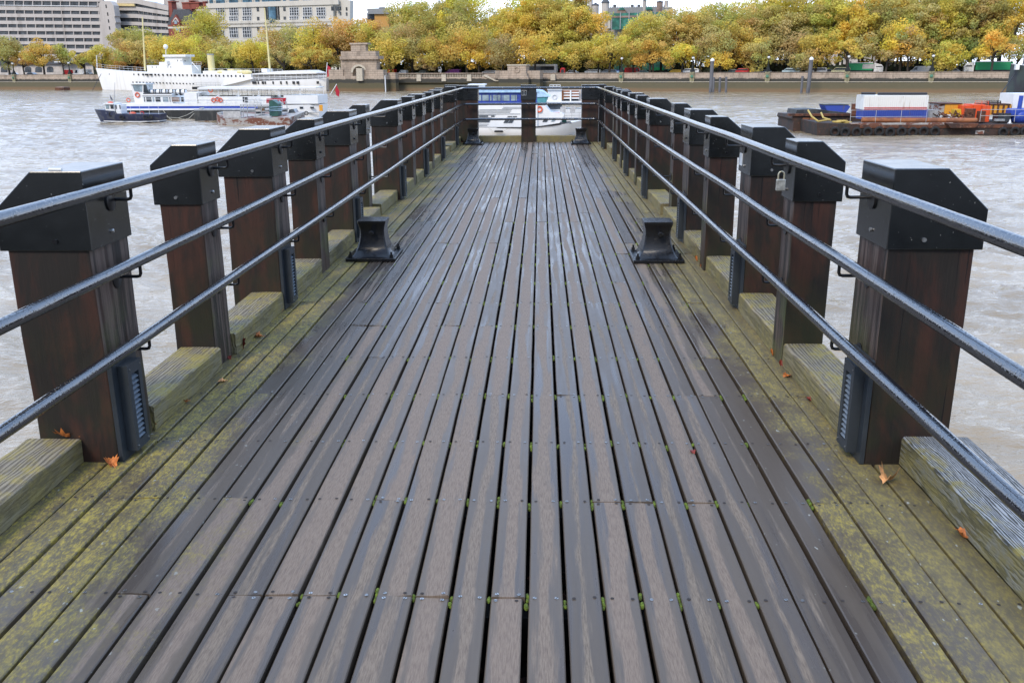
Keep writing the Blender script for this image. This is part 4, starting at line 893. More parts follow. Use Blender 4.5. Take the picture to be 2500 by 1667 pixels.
# ---- trees
COL = dict(yg=((.68, .57, .12), 'yellow-green'), gold=((.76, .56, .12), 'golden'), org=((.68, .46, .15), 'orange'), olive=((.54, .48, .14), 'olive green'), brown=((.60, .48, .17), 'brownish'), dk=((.31, .32, .10), 'dark green'))
def tree(u, vt, vb, hw, c, d, label, gappy=0.0):
    hw *= 1.2; vb += 6 if d > 12 else 0; vb = min(vb, 149) if d < 13 and (2062 < u < 2180 or 2355 < u < 2490) else vb; vt -= 14 if d > 16 and 860 < u else 0; rr = random.Random(int(u * 7 + vt)); npr = np.random.RandomState(int(u * 13 + vt + 50))
    x, zt = SH.at(u, vt, d); _, zb = SH.at(u, vb, d); x1, _ = SH.at(u + hw, vt, d); rx = x1 - x; rz = (zt - zb) / 2; zc = (zt + zb) / 2; ry = min(rx, 6.5)
    b = (x, d, GR); t = thing('plane_tree', label, 'tree', b, SH, 'autumn plane trees along the far embankment')
    nb = int(20 + rx * rz * .5); cl = []
    for i in range(nb):
        v_ = npr.normal(size=3); v_ /= np.linalg.norm(v_); rad = npr.uniform(.35, .98); v_ *= rad; v_[0] *= 1.12 if abs(v_[2]) > .35 else 1.0
        if v_[2] < -.55 and npr.rand() < .6: v_[2] *= -.6
        cl.append((v_ * [rx, ry, rz], npr.uniform(.14, .34) * min(rx, rz) + .4))
    N = int(min(7500, 40 * math.pi * rx * rz * (1 - gappy * .3)))
    w_ = np.array([r_ ** 2 for _, r_ in cl]); w_ /= w_.sum(); ci = npr.choice(len(cl), N, p=w_)
    cc = np.array([p for p, _ in cl])[ci]; cr = np.array([r_ for _, r_ in cl])[ci]
    dv = npr.normal(size=(N, 3)); dv /= np.linalg.norm(dv, axis=1)[:, None]; rad = npr.uniform(.45, 1.08, N) ** .7
    P = cc + dv * (rad * cr)[:, None] * [1.15, 1.1, .8]
    P[:, 2] = np.maximum(P[:, 2], -rz * 1.05); P += [x, d, zc]
    nrm = dv + npr.normal(size=(N, 3)) * .7; nrm /= np.linalg.norm(nrm, axis=1)[:, None]
    a_ = np.cross(nrm, npr.normal(size=(N, 3))); a_ /= np.linalg.norm(a_, axis=1)[:, None]; b_ = np.cross(nrm, a_)
    sz = (npr.uniform(.15, .34, N) * (1 if rx > 3 else .8))[:, None]
    Q = np.stack([P - a_ * sz, P + b_ * sz * .75, P + a_ * sz, P - b_ * sz * .75], 1).reshape(-1, 3) - np.array(b)
    me = bpy.data.meshes.new('crown'); me.vertices.add(4 * N); me.vertices.foreach_set('co', Q.astype(np.float32).ravel())
    me.loops.add(4 * N); me.loops.foreach_set('vertex_index', np.arange(4 * N, dtype=np.int32)); me.polygons.add(N)
    me.polygons.foreach_set('loop_start', np.arange(0, 4 * N, 4, dtype=np.int32)); me.update(calc_edges=True)
    hue = npr.normal(size=(len(cl), 3)) * [.07, .05, .10] + npr.normal(size=(len(cl), 1)) * .08
    tint = np.ones((N, 4), np.float32); tv = 1 + hue[ci] + npr.normal(size=(N, 1)) * .07; tint[:, :3] = np.clip(tv, .45, 1.5)
    at_ = me.attributes.new('tint', 'FLOAT_COLOR', 'FACE'); at_.data.foreach_set('color', tint.ravel())
    me.materials.append(M['leaf']); o = bpy.data.objects.new('crown', me); C.objects.link(o); o.parent = t
    k = COL[c][0]; jj = rr.uniform(.88, 1.12); o.color = (k[0] * jj, k[1] * jj * rr.uniform(.95, 1.05), k[2], 1)
    q = MB(); lean = rr.uniform(-.5, .5); tr = .16 + rx * .032; P0 = [(x, d, GR), (x + lean * .3, d, GR + (zc - GR) * .4), (x + lean, d, zc - rz * .2)]
    q.tube(P0, [tr, tr * .8, tr * .55], 7)
    for i in range(9):
        p, r_ = cl[rr.randrange(len(cl))]; s0 = Vector(P0[1]).lerp(Vector(P0[2]), rr.uniform(.1, 1))
        e = Vector((x + p[0], d + p[1], zc + p[2])); mid_ = s0.lerp(e, .5) + Vector((rr.uniform(-.4, .4), 0, -.4)); q.tube([s0, mid_, e], [tr * .6, tr * .36, .05], 5)
    q.build('trunk', M['bark'], t, b)
TREES = [  # u, top, bottom, half width, colour, depth
 (8, 82, 168, 34, 'olive', 4), (96, 96, 166, 36, 'gold', 4), (52, 132, 170, 20, 'org', 5), (146, 108, 168, 17, 'olive', 6), (200, 124, 168, 31, 'yg', 5), (246, 112, 168, 24, 'yg', 6), (312, 96, 166, 42, 'brown', 6), (300, 64, 130, 40, 'olive', 26), (352, 66, 140, 34, 'olive', 24), (388, 86, 166, 30, 'gold', 6),
 (447, 78, 168, 44, 'yg', 5), (488, 18, 118, 46, 'yg', 26), (530, 78, 150, 40, 'brown', 22), (548, 100, 168, 36, 'olive', 6), (612, 87, 170, 38, 'yg', 5), (560, 128, 170, 28, 'olive', 5), (672, 56, 150, 36, 'brown', 24), (690, 118, 170, 38, 'brown', 7), (735, 60, 168, 38, 'olive', 22), (764, 52, 160, 36, 'yg', 10), (758, 112, 170, 46, 'gold', 4), (818, 48, 160, 34, 'org', 12), (846, 28, 150, 48, 'org', 18), (800, 130, 170, 22, 'brown', 9),
 (912, 56, 130, 46, 'gold', 14), (905, 100, 168, 30, 'dk', 10), (950, 82, 178, 42, 'gold', 6), (1002, 40, 172, 46, 'brown', 12), (988, 16, 100, 40, 'olive', 30), (1040, 22, 140, 50, 'olive', 26), (1062, 80, 176, 44, 'yg', 8), (1040, 138, 178, 22, 'brown', 5), (1128, -30, 90, 58, 'yg', 32), (1138, 52, 172, 52, 'gold', 8), (1096, 118, 176, 30, 'olive', 12), (1168, 112, 176, 32, 'gold', 6),
 (1226, 78, 176, 36, 'brown', 5), (1232, 30, 120, 34, 'yg', 22), (1262, 10, 110, 42, 'yg', 28), (1318, -34, 110, 60, 'yg', 34), (1370, 0, 140, 56, 'olive', 24), (1306, 72, 168, 46, 'gold', 5), (1404, 90, 168, 34, 'yg', 5), (1440, 32, 110, 44, 'gold', 20), (1420, -30, 60, 26, 'org', 26), (1372, 110, 160, 40, 'dk', 16), (1490, 70, 168, 44, 'yg', 6), (1462, 105, 170, 26, 'brown', 9), (1536, 60, 160, 36, 'yg', 18),
 (1590, 88, 168, 50, 'gold', 5), (1570, 42, 140, 46, 'yg', 24), (1620, 26, 130, 48, 'yg', 26), (1548, 110, 168, 28, 'olive', 9), (1690, 34, 150, 54, 'olive', 25), (1668, 100, 172, 34, 'yg', 8), (1746, 56, 172, 52, 'brown', 10), (1752, 14, 110, 54, 'olive', 30), (1804, 52, 168, 42, 'gold', 14), (1762, 124, 176, 34, 'gold', 5), (1806, 8, 100, 44, 'yg', 32), (1858, 26, 160, 54, 'olive', 24), (1852, 88, 172, 42, 'brown', 9), (1884, 0, 100, 50, 'yg', 34), (1938, -34, 120, 58, 'yg', 28), (1932, 64, 168, 46, 'brown', 14),
 (2000, 64, 170, 50, 'gold', 8), (1958, 122, 176, 34, 'brown', 5), (2022, -20, 130, 52, 'yg', 30), (2076, 92, 168, 36, 'yg', 6), (2062, 4, 120, 38, 'olive', 24), (2122, -10, 150, 50, 'olive', 24), (2106, 76, 170, 34, 'brown', 12), (2176, -36, 110, 52, 'yg', 32), (2212, 32, 168, 48, 'gold', 10), (2228, 66, 166, 34, 'brown', 8), (2168, 120, 172, 28, 'brown', 6), (2262, -30, 110, 56, 'brown', 30), (2290, 60, 170, 34, 'olive', 18), (2318, 92, 176, 44, 'yg', 5), (2330, -34, 100, 54, 'olive', 28), (2376, 86, 164, 32, 'dk', 16), (2396, -30, 130, 56, 'brown', 26), (2434, 76, 168, 48, 'gold', 6), (2470, -36, 110, 52, 'brown', 28), (2496, 80, 166, 26, 'olive', 12),
]
LM = [(0, 'by the far left edge'), (60, 'left of the small red truck'), (130, 'above the small red truck and white van'), (225, 'above the white ship bow'), (290, 'by the ship foremast'), (365, 'behind the ship bridge'), (430, 'behind the yellow funnel'), (520, 'between funnel and ship aft mast'), (640, 'behind the ship aft mast'), (720, 'behind the ship stern'), (790, 'just left of the granite arch'), (860, 'above the granite arch'), (930, 'just right of the granite arch'), (1015, 'behind the left part of the balustrade'), (1085, 'behind the right part of the balustrade'), (1190, 'above the wreathed monument'), (1290, 'above the white coach'), (1360, 'above the telephone box'), (1430, 'between telephone box and blue kiosk'), (1510, 'above the blue kiosk and red van'), (1580, 'below the turreted roofs'), (1640, 'left of the river piles'), (1720, 'above the river piles'), (1790, 'above the red small van'), (1850, 'left of the pale blue taxi'), (1910, 'above the pale blue taxi'), (1975, 'above the tall right-hand pile'), (2040, 'above the cream van'), (2100, 'above the first green lorry'), (2160, 'right of the first green lorry cab'), (2240, 'above the silver-white van'), (2300, 'above the silver car'), (2370, 'above the second green lorry'), (2460, 'by the far right edge')]
ENV = [(250, 100), (430, 60), (480, 40), (520, 90), (700, 75), (800, 60), (860, 35), (890, 62), (940, 40), (980, 20), (1040, 10), (1080, 0), (1120, -20), (1160, 5), (1185, 75), (1215, 60), (1240, 5), (1280, -15), (1340, -40), (1400, -30), (1440, 0), (1470, 62), (1500, 70), (1560, 45), (1600, 22), (1640, 22), (1680, 28), (1720, 5), (1800, -2), (1870, -2), (1900, -30), (2500, -50)]
fr_ = random.Random(11); u_ = 262
while u_ < 2500:
    vt_ = float(np.interp(u_, [a_ for a_, _ in ENV], [b_ for _, b_ in ENV])) + fr_.uniform(8, 42)
    if not (640 < u_ < 690 and False): TREES.append((u_, vt_, 174, fr_.uniform(28, 38), fr_.choice(['olive', 'yg', 'brown', 'olive', 'gold'] if u_ > 1000 else ['olive', 'yg', 'brown', 'org']), fr_.uniform(17.5, 22)))
    u_ += fr_.uniform(32, 50) if u_ > 860 else fr_.uniform(48, 70)
u_ = 1000
while u_ < 2500:
    vt_ = float(np.interp(u_, [a_ for a_, _ in ENV], [b_ for _, b_ in ENV])) + fr_.uniform(0, 20)
    if not 1430 < u_ < 1650 and not 1165 < u_ < 1230: TREES.append((u_, vt_, 160, fr_.uniform(36, 46), fr_.choice(['olive', 'yg', 'brown', 'olive', 'yg']), fr_.uniform(30, 37)))
    u_ += fr_.uniform(42, 58)
seen = {}
for (u, vt, vb, hw, c, d) in TREES:
    lm = [l for a_, l in LM if a_ <= u][-1]; row = 'tall' if d > 16 else ('broad' if hw > 40 else 'small'); key = (row, COL[c][1], lm)
    seen[key] = seen.get(key, 0) + 1; extra = ['', ', nearer the right', ', rearmost', ', half hidden', ', partly overlapped', ', hindmost'][min(5, seen[key] - 1)]
    tree(u, vt, vb, hw, c, d, '%s %s tree %s%s' % (row, COL[c][1], lm, extra), .3 if vt < 60 else 0)

# ---- buildings behind the trees
def building(name, label, u, d): b = sbase(u, d); return thing(name, label, 'building', b, SH), b
D_ = 62
t, b = building('office_building', 'long pale concrete office block with ribbon windows at the top left', 120, D_)
def qprism(u0, u1, vt0, vt1, vb0, vb1, d, dep, mat, name, parent=None, **kw): return ppoly(SH, parent or t, b, name, mat, [(u0, vb0), (u0, vt0), (u1, vt1), (u1, vb1)], d, dep, **kw)
qprism(-60, 248, -1, 4, 178, 178, D_, 14, M['bglass'], 'glazed_core')
for (a0, a1, b0, b1) in ((-8, 1.8, -6, 5), (15.5, 24.5, 18.5, 28), (33.3, 41.8, 36, 44.6), (50.8, 59, 53, 61.2), (67.6, 76, 69.3, 77.8), (84.5, 92.5, 86, 94), (101, 108.5, 102.5, 110), (118.5, 128, 119.5, 129)):
    qprism(-60, 250, a0, b0, a1, b1, D_ - .5, 1.2, M['concrete'], 'spandrel_band')
qprism(-60, 236, 12.0, 15.2, 13.2, 16.6, D_ - .9, .3, M['white'], 'balcony_rail')
for r_, (a0, b0, a1, b1) in enumerate(((1.8, 5, 15.5, 18.5), (24.5, 28, 33.3, 36), (41.8, 44.6, 50.8, 53), (59, 61.2, 67.6, 69.3), (76, 77.8, 84.5, 86), (92.5, 94, 101, 102.5), (108.5, 110, 118.5, 119.5))):
    for i in range(11):
        u = 11 + i * 22.6 + r_ * 2.3
        if u > 246: continue
        f = (u + 60) / 310; qprism(u, u + 1.8, a0 + (b0 - a0) * f - .3, a0 + (b0 - a0) * f - .3, a1 + (b1 - a1) * f + .3, a1 + (b1 - a1) * f + .3, D_ - .4, .9, M['concrete'], 'mullion')
ppoly(SH, t, b, 'stair_tower', M['concrete'], [(238, 178), (246, 60), (240, 10), (247, 3), (268, 3), (277, 14), (281, 40), (279, 42), (283, 55), (281, 60), (284, 75), (282, 80), (284, 178)], D_ - 1.6, 3)
for (u, v) in ((257, 12), (261, 31), (263, 48), (265.5, 65), (268, 82)): pbox(SH, t, b, 'slit_window', M['black'], u, v, u + 3.4, v + 8, D_ - 1.72, .3)
qprism(-60, 250, 134, 134, 178, 178, D_ - 3, 2, M['plaster'], 'ground_floor')
t, b = building('office_wing', 'pale concrete wing with ribbon windows right of the long office block', 340, D_ + 6)
D2 = D_ + 6
ppoly(SH, t, b, 'glazed_core', M['bglass'], [(284, 178), (284, 0), (330, 0), (410, 22), (412, 178)], D2, 12)
for k_, (va, vb_) in enumerate(((-4, 9), (16, 26), (34, 44), (53, 62), (70, 79), (88, 100))):
    s2 = (19, 13, 9, 6, 4, 3)[k_]
    ppoly(SH, t, b, 'spandrel_band', M['concrete'], [(284, vb_), (284, va), (332, va + 1), (411, va + s2), (411, vb_ + s2 - 1), (332, vb_ + .5)], D2 - .6, 1.2)
ppoly(SH, t, b, 'yellow_awning', M['awning'], [(276, 9), (278, 15), (328, 16), (326, 10)], D2 - 1.4, .8)
for i in range(7):
    for va, vb_ in ((26, 34), (44, 53), (62, 70)): pbox(SH, t, b, 'mullion', M['concrete'], 338 + i * 11, va + 1 + i, 339.3 + i * 11, vb_ + 1 + i, D2 - .5, .8)
pbox(SH, t, b, 'roof_tower', M['plaster'], 398, -12, 416, 20, D2 + 14, 8)
t, b = building('arcade_building', 'low pale station arcade with arched windows behind the far-left trees', 90, 34)
pbox(SH, t, b, 'wall', M['plaster'], -50, 156, 240, 184, 34, 10); pbox(SH, t, b, 'canopy_roof', M['slate'], -50, 148, 220, 156.2, 33, 12); pbox(SH, t, b, 'white_canopy', M['white'], 132, 150.8, 178, 152.6, 31, 3)
for u in (10, 68, 94, 122): ppoly(SH, t, b, 'arched_window', M['bglass'], [(u - 8, 177)] + [(u - 8 * math.cos(math.pi * i / 8), 168 - 5 * math.sin(math.pi * i / 8)) for i in range(9)] + [(u + 8, 177)], 33.9, .3)
t, b = building('brick_house', 'red brick house with tall chimneys and a slate roof between the concrete and stone buildings', 445, 66)
pbox(SH, t, b, 'wall', M['brick'], 410, 62, 480, 180, 66, 3); ppoly(SH, t, b, 'roof', M['slate'], [(408, 63), (424, 24), (462, 24), (480, 63)], 66.5, 2.4)
ppoly(SH, t, b, 'gable', M['brick'], [(418, 64), (418, 52), (423, 46), (428.5, 36), (434, 46), (439, 52), (439, 64)], 65.4, 3); ppoly(SH, t, b, 'gable_trim', M['portland'], [(424, 48), (428.5, 43), (433, 48), (436, 54), (435, 56), (432, 50), (428.5, 46), (425, 50), (422, 56), (421, 54)], 65.2, .3)
pbox(SH, t, b, 'window', M['paleglass'], 425, 51, 432.5, 59, 65.2, .3); pbox(SH, t, b, 'window', M['paleglass'], 428, 70.5, 440, 78, 65.8, .3)
for (u0, u1, v0, v1) in ((410, 422, 5, 42), (461, 470, 3, 50), (444, 486, 8, 22), (495, 503, 6, 18)):
    pbox(SH, t, b, 'chimney', M['brick'], u0, v0, u1, v1, 67.5, 3); pbox(SH, t, b, 'chimney_cap', M['brick'], u0 - 1, v0 - 1.6, u1 + 1, v0 + .1, 67.2, 3.6)
pbox(SH, t, b, 'floor_band', M['portland'], 409.5, 66, 480.5, 69, 65.8, .4)
t, b = building('plaster_gable_house', 'plain pale rendered gable wall rising behind the red brick house', 470, 84)
ppoly(SH, t, b, 'wall', M['plaster'], [(415, 180), (415, 15), (440, -10), (505, -10), (505, 180)], 84, 3); pbox(SH, t, b, 'parapet_coping', M['portland'], 414, -13, 506, -10, 83.8, 3.4)
# white stone hotel-like block
t, b = building('stone_building', 'pale stone block with grouped tall windows and a blue glass centre bay', 670, 60)
D_ = 60
pbox(SH, t, b, 'wall', M['portland'], 506, -12, 822, 180, D_, 4)
ppoly(SH, t, b, 'corner_wing', M['portland'], [(822, 180), (822, -6), (838, -2), (855, 2), (853, 180)], D_ + 1, 2.5)
for v in (9.5, 54, 59.5): pbox(SH, t, b, 'string_course', M['portland'], 503, v, 826, v + 2, D_ - .45, .8)
for u in (526, 559, 591.5, 706.5, 739, 772):
    w2 = 23
    for (v0, v1) in ((19, 38), (41, 55), (66, 92)):
        fr_ = pbox(SH, t, b, 'window_group', M['bglass'], u, v0, u + w2, v1, D_ - .12, .3)
        x0, z1 = SH.at(u, v0, D_ - .12); x1, z0 = SH.at(u + w2, v1, D_ - .12); q = MB()
        for f in (0, .22, .5, .78, 1): q.box(x0 + (x1 - x0) * f - .07, x0 + (x1 - x0) * f + .07, D_ - .22, D_ - .13, z0, z1)
        for f in (0, .33, .66, 1): q.box(x0 - .06, x1 + .06, D_ - .235, D_ - .222, z0 + (z1 - z0) * f - .06, z0 + (z1 - z0) * f + .06)
        q.build('window_bars', M['white'], fr_, b)
for (u0, u1) in ((510, 520), (526, 549), (558, 581), (591, 615), (622, 634), (639, 685), (690, 698), (706, 729), (738, 763), (771, 796), (804, 818)):
    pbox(SH, t, b, 'attic_window', M['bluebay'], u0, -8, u1, 8.6, D_ - .1, .3)
for (u, v0) in ((626, 18.5), (691, 18), (627, 42), (692, 41.5), (627, 66), (808, 16.5), (820, 17), (646, 64), (742, 64), (720, 62)): pbox(SH, t, b, 'window', M['bglass'], u, v0, u + 6.5, v0 + 10, D_ - .1, .3)
pbox(SH, t, b, 'bay_recess', M['black'], 644, 17, 684, 54, D_ - .05, .3)
x0, z1 = SH.at(653, 18, D_); x1, z0 = SH.at(677, 54, D_); q = MB(); q.lathe(((x0 + x1) / 2, D_ + .9, 0), [((x1 - x0) / 2, z0), ((x1 - x0) / 2, z1)], 20); q.build('glass_bay', M['bluebay'], t, b, smooth=True)
for u in (651.5, 676): pbox(SH, t, b, 'bay_column', M['portland'], u, 17, u + 2.8, 54, D_ - .6, .7)
for v in (17.5, 30, 51): pbox(SH, t, b, 'corner_window', M['bglass'], 829, v, 833, v + 8, D_ + .85, .3); pbox(SH, t, b, 'corner_window', M['bglass'], 844, v + 1, 848, v + 9, D_ + .85, .3)
q = MB(); x0, z0 = SH.at(503, 9.5, D_); x1, _ = SH.at(826, 9.5, D_); 
q.box(x0, x1, D_ - .5, D_ - .42, z0 + .75, z0 + .83); x = x0
while x < x1: q.box(x, x + .07, D_ - .5, D_ - .43, z0, z0 + .75); x += 1.1
q.build('balcony_railing', M['black'], t, b)
t, b = building('ochre_building', 'ochre rendered block with a grey glazed roof storey between trees', 932, 120)
pbox(SH, t, b, 'wall', M['ochre'], 914, 34, 952, 130, 120, 3); pbox(SH, t, b, 'side_wall', M['brick'], 895, 46, 966, 130, 122, 2); pbox(SH, t, b, 'glazed_storey', M['bglass'], 896, 34.5, 962, 46, 121, 2)
ppoly(SH, t, b, 'roof', M['leadroof'], [(895, 34.8), (900, 27), (962, 27), (966, 34.8)], 119, 4); pbox(SH, t, b, 'plant_room', M['leadroof'], 896, 22, 946, 27.2, 120, 2.5); pbox(SH, t, b, 'plant_room', M['slate'], 925, 18.5, 937, 22.2, 120.5, 1.5)
t, b = building('spired_church', 'pale church spires just showing above the tree tops left of centre', 1075, 130)
for u, w2, v in ((1072, 3, 0), (1079.5, 2, 0)):
    x0, z1 = SH.at(u - w2, v + 10, 130); x1, _ = SH.at(u + w2, v, 130); r_ = (x1 - x0) / 2; q = MB(); q.lathe(((x0 + x1) / 2, 130, 0), [(r_, GR), (r_, z1), (r_ * .5, z1 + 1.2), (.08, z1 + 3.8)], 8); q.build('spire', M['leadroof'], t, b)
pbox(SH, t, b, 'nave', M['leadroof'], 1064, 12, 1080, 130, 132, 3)
t, b = building('rooftop_terrace_house', 'small dark brick rooftops in the gap between the central trees', 1196, 110)
pbox(SH, t, b, 'wall', M['brownstone'], 1176, 60, 1218, 140, 110, 10); ppoly(SH, t, b, 'roof', M['slate'], [(1174, 60.2), (1180, 50), (1212, 52), (1220, 60.2)], 109.5, 11); pbox(SH, t, b, 'chimney', M['brownstone'], 1181, 46, 1186, 56, 112, 2); pbox(SH, t, b, 'white_gable', M['portland'], 1194, 74, 1204, 84, 109.8, .3)
t, b = building('pale_tower_block', 'pale stepped tower above the dark rooftops in the central gap', 1222, 130)
pbox(SH, t, b, 'wall', M['portland'], 1203, 36, 1232, 140, 130, 10); pbox(SH, t, b, 'upper_storey', M['portland'], 1227, 20, 1240, 60, 132, 6); pbox(SH, t, b, 'window', M['bglass'], 1206, 41, 1211, 50, 129.9, .3); pbox(SH, t, b, 'window', M['bglass'], 1216, 41, 1221, 50, 129.9, .3)
# turreted building under scaffold
t, b = building('turreted_mansion', 'turreted stone mansion with grey roofs and green scaffold netting above the trees', 1540, 70)
D_ = 70
pbox(SH, t, b, 'wall', M['plaster'], 1424, 40, 1632, 180, D_, 3)
ppoly(SH, t, b, 'roof', M['leadroof'], [(1474, 42), (1484, 19), (1620, 17), (1632, 42)], D_ - .4, 3)
def turret(u, w2, v0, v1, cone, mat='plaster'):
    x0, z1 = SH.at(u - w2, v0, D_ - 1); x1, z0 = SH.at(u + w2, v1, D_ - 1); r_ = (x1 - x0) / 2; q = MB(); q.lathe(((x0 + x1) / 2, D_, 0), [(r_, z0 - 5), (r_, z1)], 12); tt = q.build('turret', M[mat], t, b)
    q = MB(); q.lathe(((x0 + x1) / 2, D_, 0), [(r_ * 1.12, z1), (r_ * 1.12, z1 + .25), (r_ * .5, z1 + cone * .6), (.05, z1 + cone)], 12); q.build('turret_roof', M['slate'], tt, b)
turret(1476, 9, 8, 40, 2.2); turret(1452, 8, 14, 40, 1.0); turret(1572, 4, 3, 28, .5); turret(1609, 7, 6, 40, .6, 'brownstone'); turret(1440, 5, -4, 40, 1.4)
pbox(SH, t, b, 'chimney', M['plaster'], 1622, 2, 1628, 40, D_ + 1, 2); pbox(SH, t, b, 'side_block', M['plaster'], 1624, 19, 1638, 45, D_ - .6, 1.6); pbox(SH, t, b, 'block_cornice', M['portland'], 1623, 17.5, 1639, 19.5, D_ - .9, 2.2)
for u in (1497, 1540, 1556): pbox(SH, t, b, 'chimney', M['slate'], u, 12, u + 5, 22, D_ + 2, 1.5)
q = MB()
for i in range(38):
    u = 1478 + i * 4.2; x, z = SH.at(u, 18, D_ + 3); q.lathe((x, D_ + 3, 0), [(.12, z - .3), (.1, z + .35), (.02, z + .6)], 5)
q.build('ridge_crest', M['slate'], t, b)
ppoly(SH, t, b, 'dormer', M['brownstone'], [(1506, 33), (1506, 26), (1512, 21), (1522, 21), (1528, 27), (1528, 33)], D_ - 1, 3)
ppoly(SH, t, b, 'dormer_netting', M['net'], [(1508, 25.5), (1516, 18.5), (1521, 19), (1526, 25.5)], D_ - 1.2, .5); ppoly(SH, t, b, 'dormer_netting', M['net'], [(1576, 24), (1578, 18), (1590, 17.5), (1593, 24)], D_ - 1.2, .5)
pbox(SH, t, b, 'scaffold_netting', M['net'], 1492, 33.5, 1638, 38.8, D_ - 2.2, .4); pbox(SH, t, b, 'scaffold_boards', M['brownstone'], 1490, 40, 1580, 42.5, D_ - 2.4, 1.6)
pbox(SH, t, b, 'lower_netting', M['net'], 1494, 44, 1560, 72, D_ - 2.2, .3)  # netting below the boards, same green as the strip above
for i in range(8): pbox(SH, t, b, 'scaffold_pole', M['grey'], 1493 + i * 21, 30, 1493.8 + i * 21, 72, D_ - 2.5, .12)
ppoly(SH, t, b, 'pediment', M['portland'], [(1478, 44), (1478, 40), (1484, 36), (1491, 40), (1491, 44)], D_ - 1.2, 1)
pbox(SH, t, b, 'pale_column', M['portland'], 1484, 44, 1490, 70, D_ - .8, .8)
t, b = building('netted_building', 'green netted scaffold frontage low behind the trees left of the river piles', 1590, 40)
pbox(SH, t, b, 'netting', M['net'], 1496, 128, 1665, 182, 40, 6); pbox(SH, t, b, 'hoarding', M['green'], 1590, 166, 1620, 174, 39.8, .2)
t, b = building('brick_mansion', 'red brick building with white window surrounds seen through the trees above the red van', 1800, 44)
pbox(SH, t, b, 'wall', M['brick'], 1762, 98, 1822, 160, 44, 10); pbox(SH, t, b, 'stone_base', M['plaster'], 1762, 160, 1826, 182, 43.6, 10)
for u in (1780, 1789, 1803):
    for v in (110, 127, 145): w_ = pbox(SH, t, b, 'window', M['white'], u, v, u + 5, v + 12, 43.8, .3); pbox(SH, t, b, 'window_pane', M['bglass'], u + 1, v + 1.5, u + 4, v + 11, 43.75, .1).parent = w_
for v in (108.5, 125): pbox(SH, t, b, 'white_band', M['white'], 1774, v, 1812, v + 1.5, 43.7, .3)
t, b = building('long_pale_building', 'low pale building with tiled roof glimpsed behind the trunks near the taxi', 1900, 46)
pbox(SH, t, b, 'wall', M['plaster'], 1826, 158, 1960, 182, 46, 10); pbox(SH, t, b, 'roof', M['brownstone'], 1822, 147, 1962, 158.2, 45.5, 11)
t, b = building('garden_brick_building', 'brick and stone building glimpsed between the two green lorries', 2220, 44)
pbox(SH, t, b, 'wall', M['brick'], 2140, 150, 2290, 178, 44, 8); pbox(SH, t, b, 'eaves_band', M['plaster'], 2140, 152, 2290, 155, 43.8, .4)
for i in range(12): pbox(SH, t, b, 'window', M['portland'], 2148 + i * 11.5, 157, 2153 + i * 11.5, 168, 43.85, .3)
t, b = building('white_rear_building', 'pale building filling the gaps behind the right-hand tree tops', 2100, 80)
pbox(SH, t, b, 'wall', M['plaster'], 1960, 60, 2180, 180, 80, 12); pbox(SH, t, b, 'roof', M['leadroof'], 1958, 52, 2182, 60.2, 79.5, 13)

# ================================================================ VESSELS
def hull(fr, parent, base, name, mat, st, dc, B, m_in=None, rows=4, flare=.12, **kw):
    """st: (u_deck, v_deck, u_water, v_water, beam fraction). Lofted hull symmetrical about local y = dc"""
    q = MB(); n = len(st); k = rows + 1
    for sgn in (-1, 1):
        for (ud, vd, uw, vw, bf) in st:
            hb = B / 2 * bf; xd, zd = fr.at(ud, vd, dc - hb); xw, zw = fr.at(uw, vw, dc - hb)
            for j in range(k):
                t = j / rows; x = xd + (xw - xd) * t; z = zd + (zw - zd) * t; hh = hb * (1 - flare * t * t) if bf > .02 else 0.0
                q.v.append((x, dc + sgn * hh, z))
    for sgn in (0, 1):
        o_ = sgn * n * k
        for i in range(n - 1):
            for j in range(rows): q.f.append((o_ + i * k + j, o_ + (i + 1) * k + j, o_ + (i + 1) * k + j + 1, o_ + i * k + j + 1)); q.m.append(0)
    for i in range(n - 1): q.f.append((i * k, (i + 1) * k, n * k + (i + 1) * k, n * k + i * k)); q.m.append(0); q.f.append((i * k + rows, (i + 1) * k + rows, n * k + (i + 1) * k + rows, n * k + i * k + rows)); q.m.append(0)
    for i in (0, n - 1):
        for j in range(rows): q.f.append((i * k + j, i * k + j + 1, n * k + i * k + j + 1, n * k + i * k + j)); q.m.append(0)
    return q.build(name, mat, parent, base, smooth=True, **kw)
def rail_px(fr, t, b, name, mat, uvs, d, h, r=.03, step=1.6, mids=1):
    """guard rail: uvs = foot line in pixels, h = height in metres"""
    P = [fr.at(u, v, d) for u, v in uvs]; q = MB()
    for k_ in range(1, mids + 2): q.tube([(x, d, z + h * k_ / (mids + 1)) for x, z in P], r, 5)
    for (xa, za), (xb, zb) in zip(P[:-1], P[1:]):
        n = max(1, int(abs(xb - xa) / step))
        for i in range(n + 1):
            x = xa + (xb - xa) * i / n; z = za + (zb - za) * i / n; q.tube([(x, d, z), (x, d, z + h)], r, 5)
    return q.build(name, mat, t, b)
def ring(fr, t, b, name, mat, u, v, rpx, d, thick=.22, axis='y'):
    x, z = fr.at(u, v, d); x2, _ = fr.at(u + rpx, v, d); R_ = x2 - x; q = MB(); q.torus((x, d, z), R_ * (1 - thick / 1.2), R_ * thick, 18, 6, axis=axis); return q.build(name, mat, t, b, smooth=True)

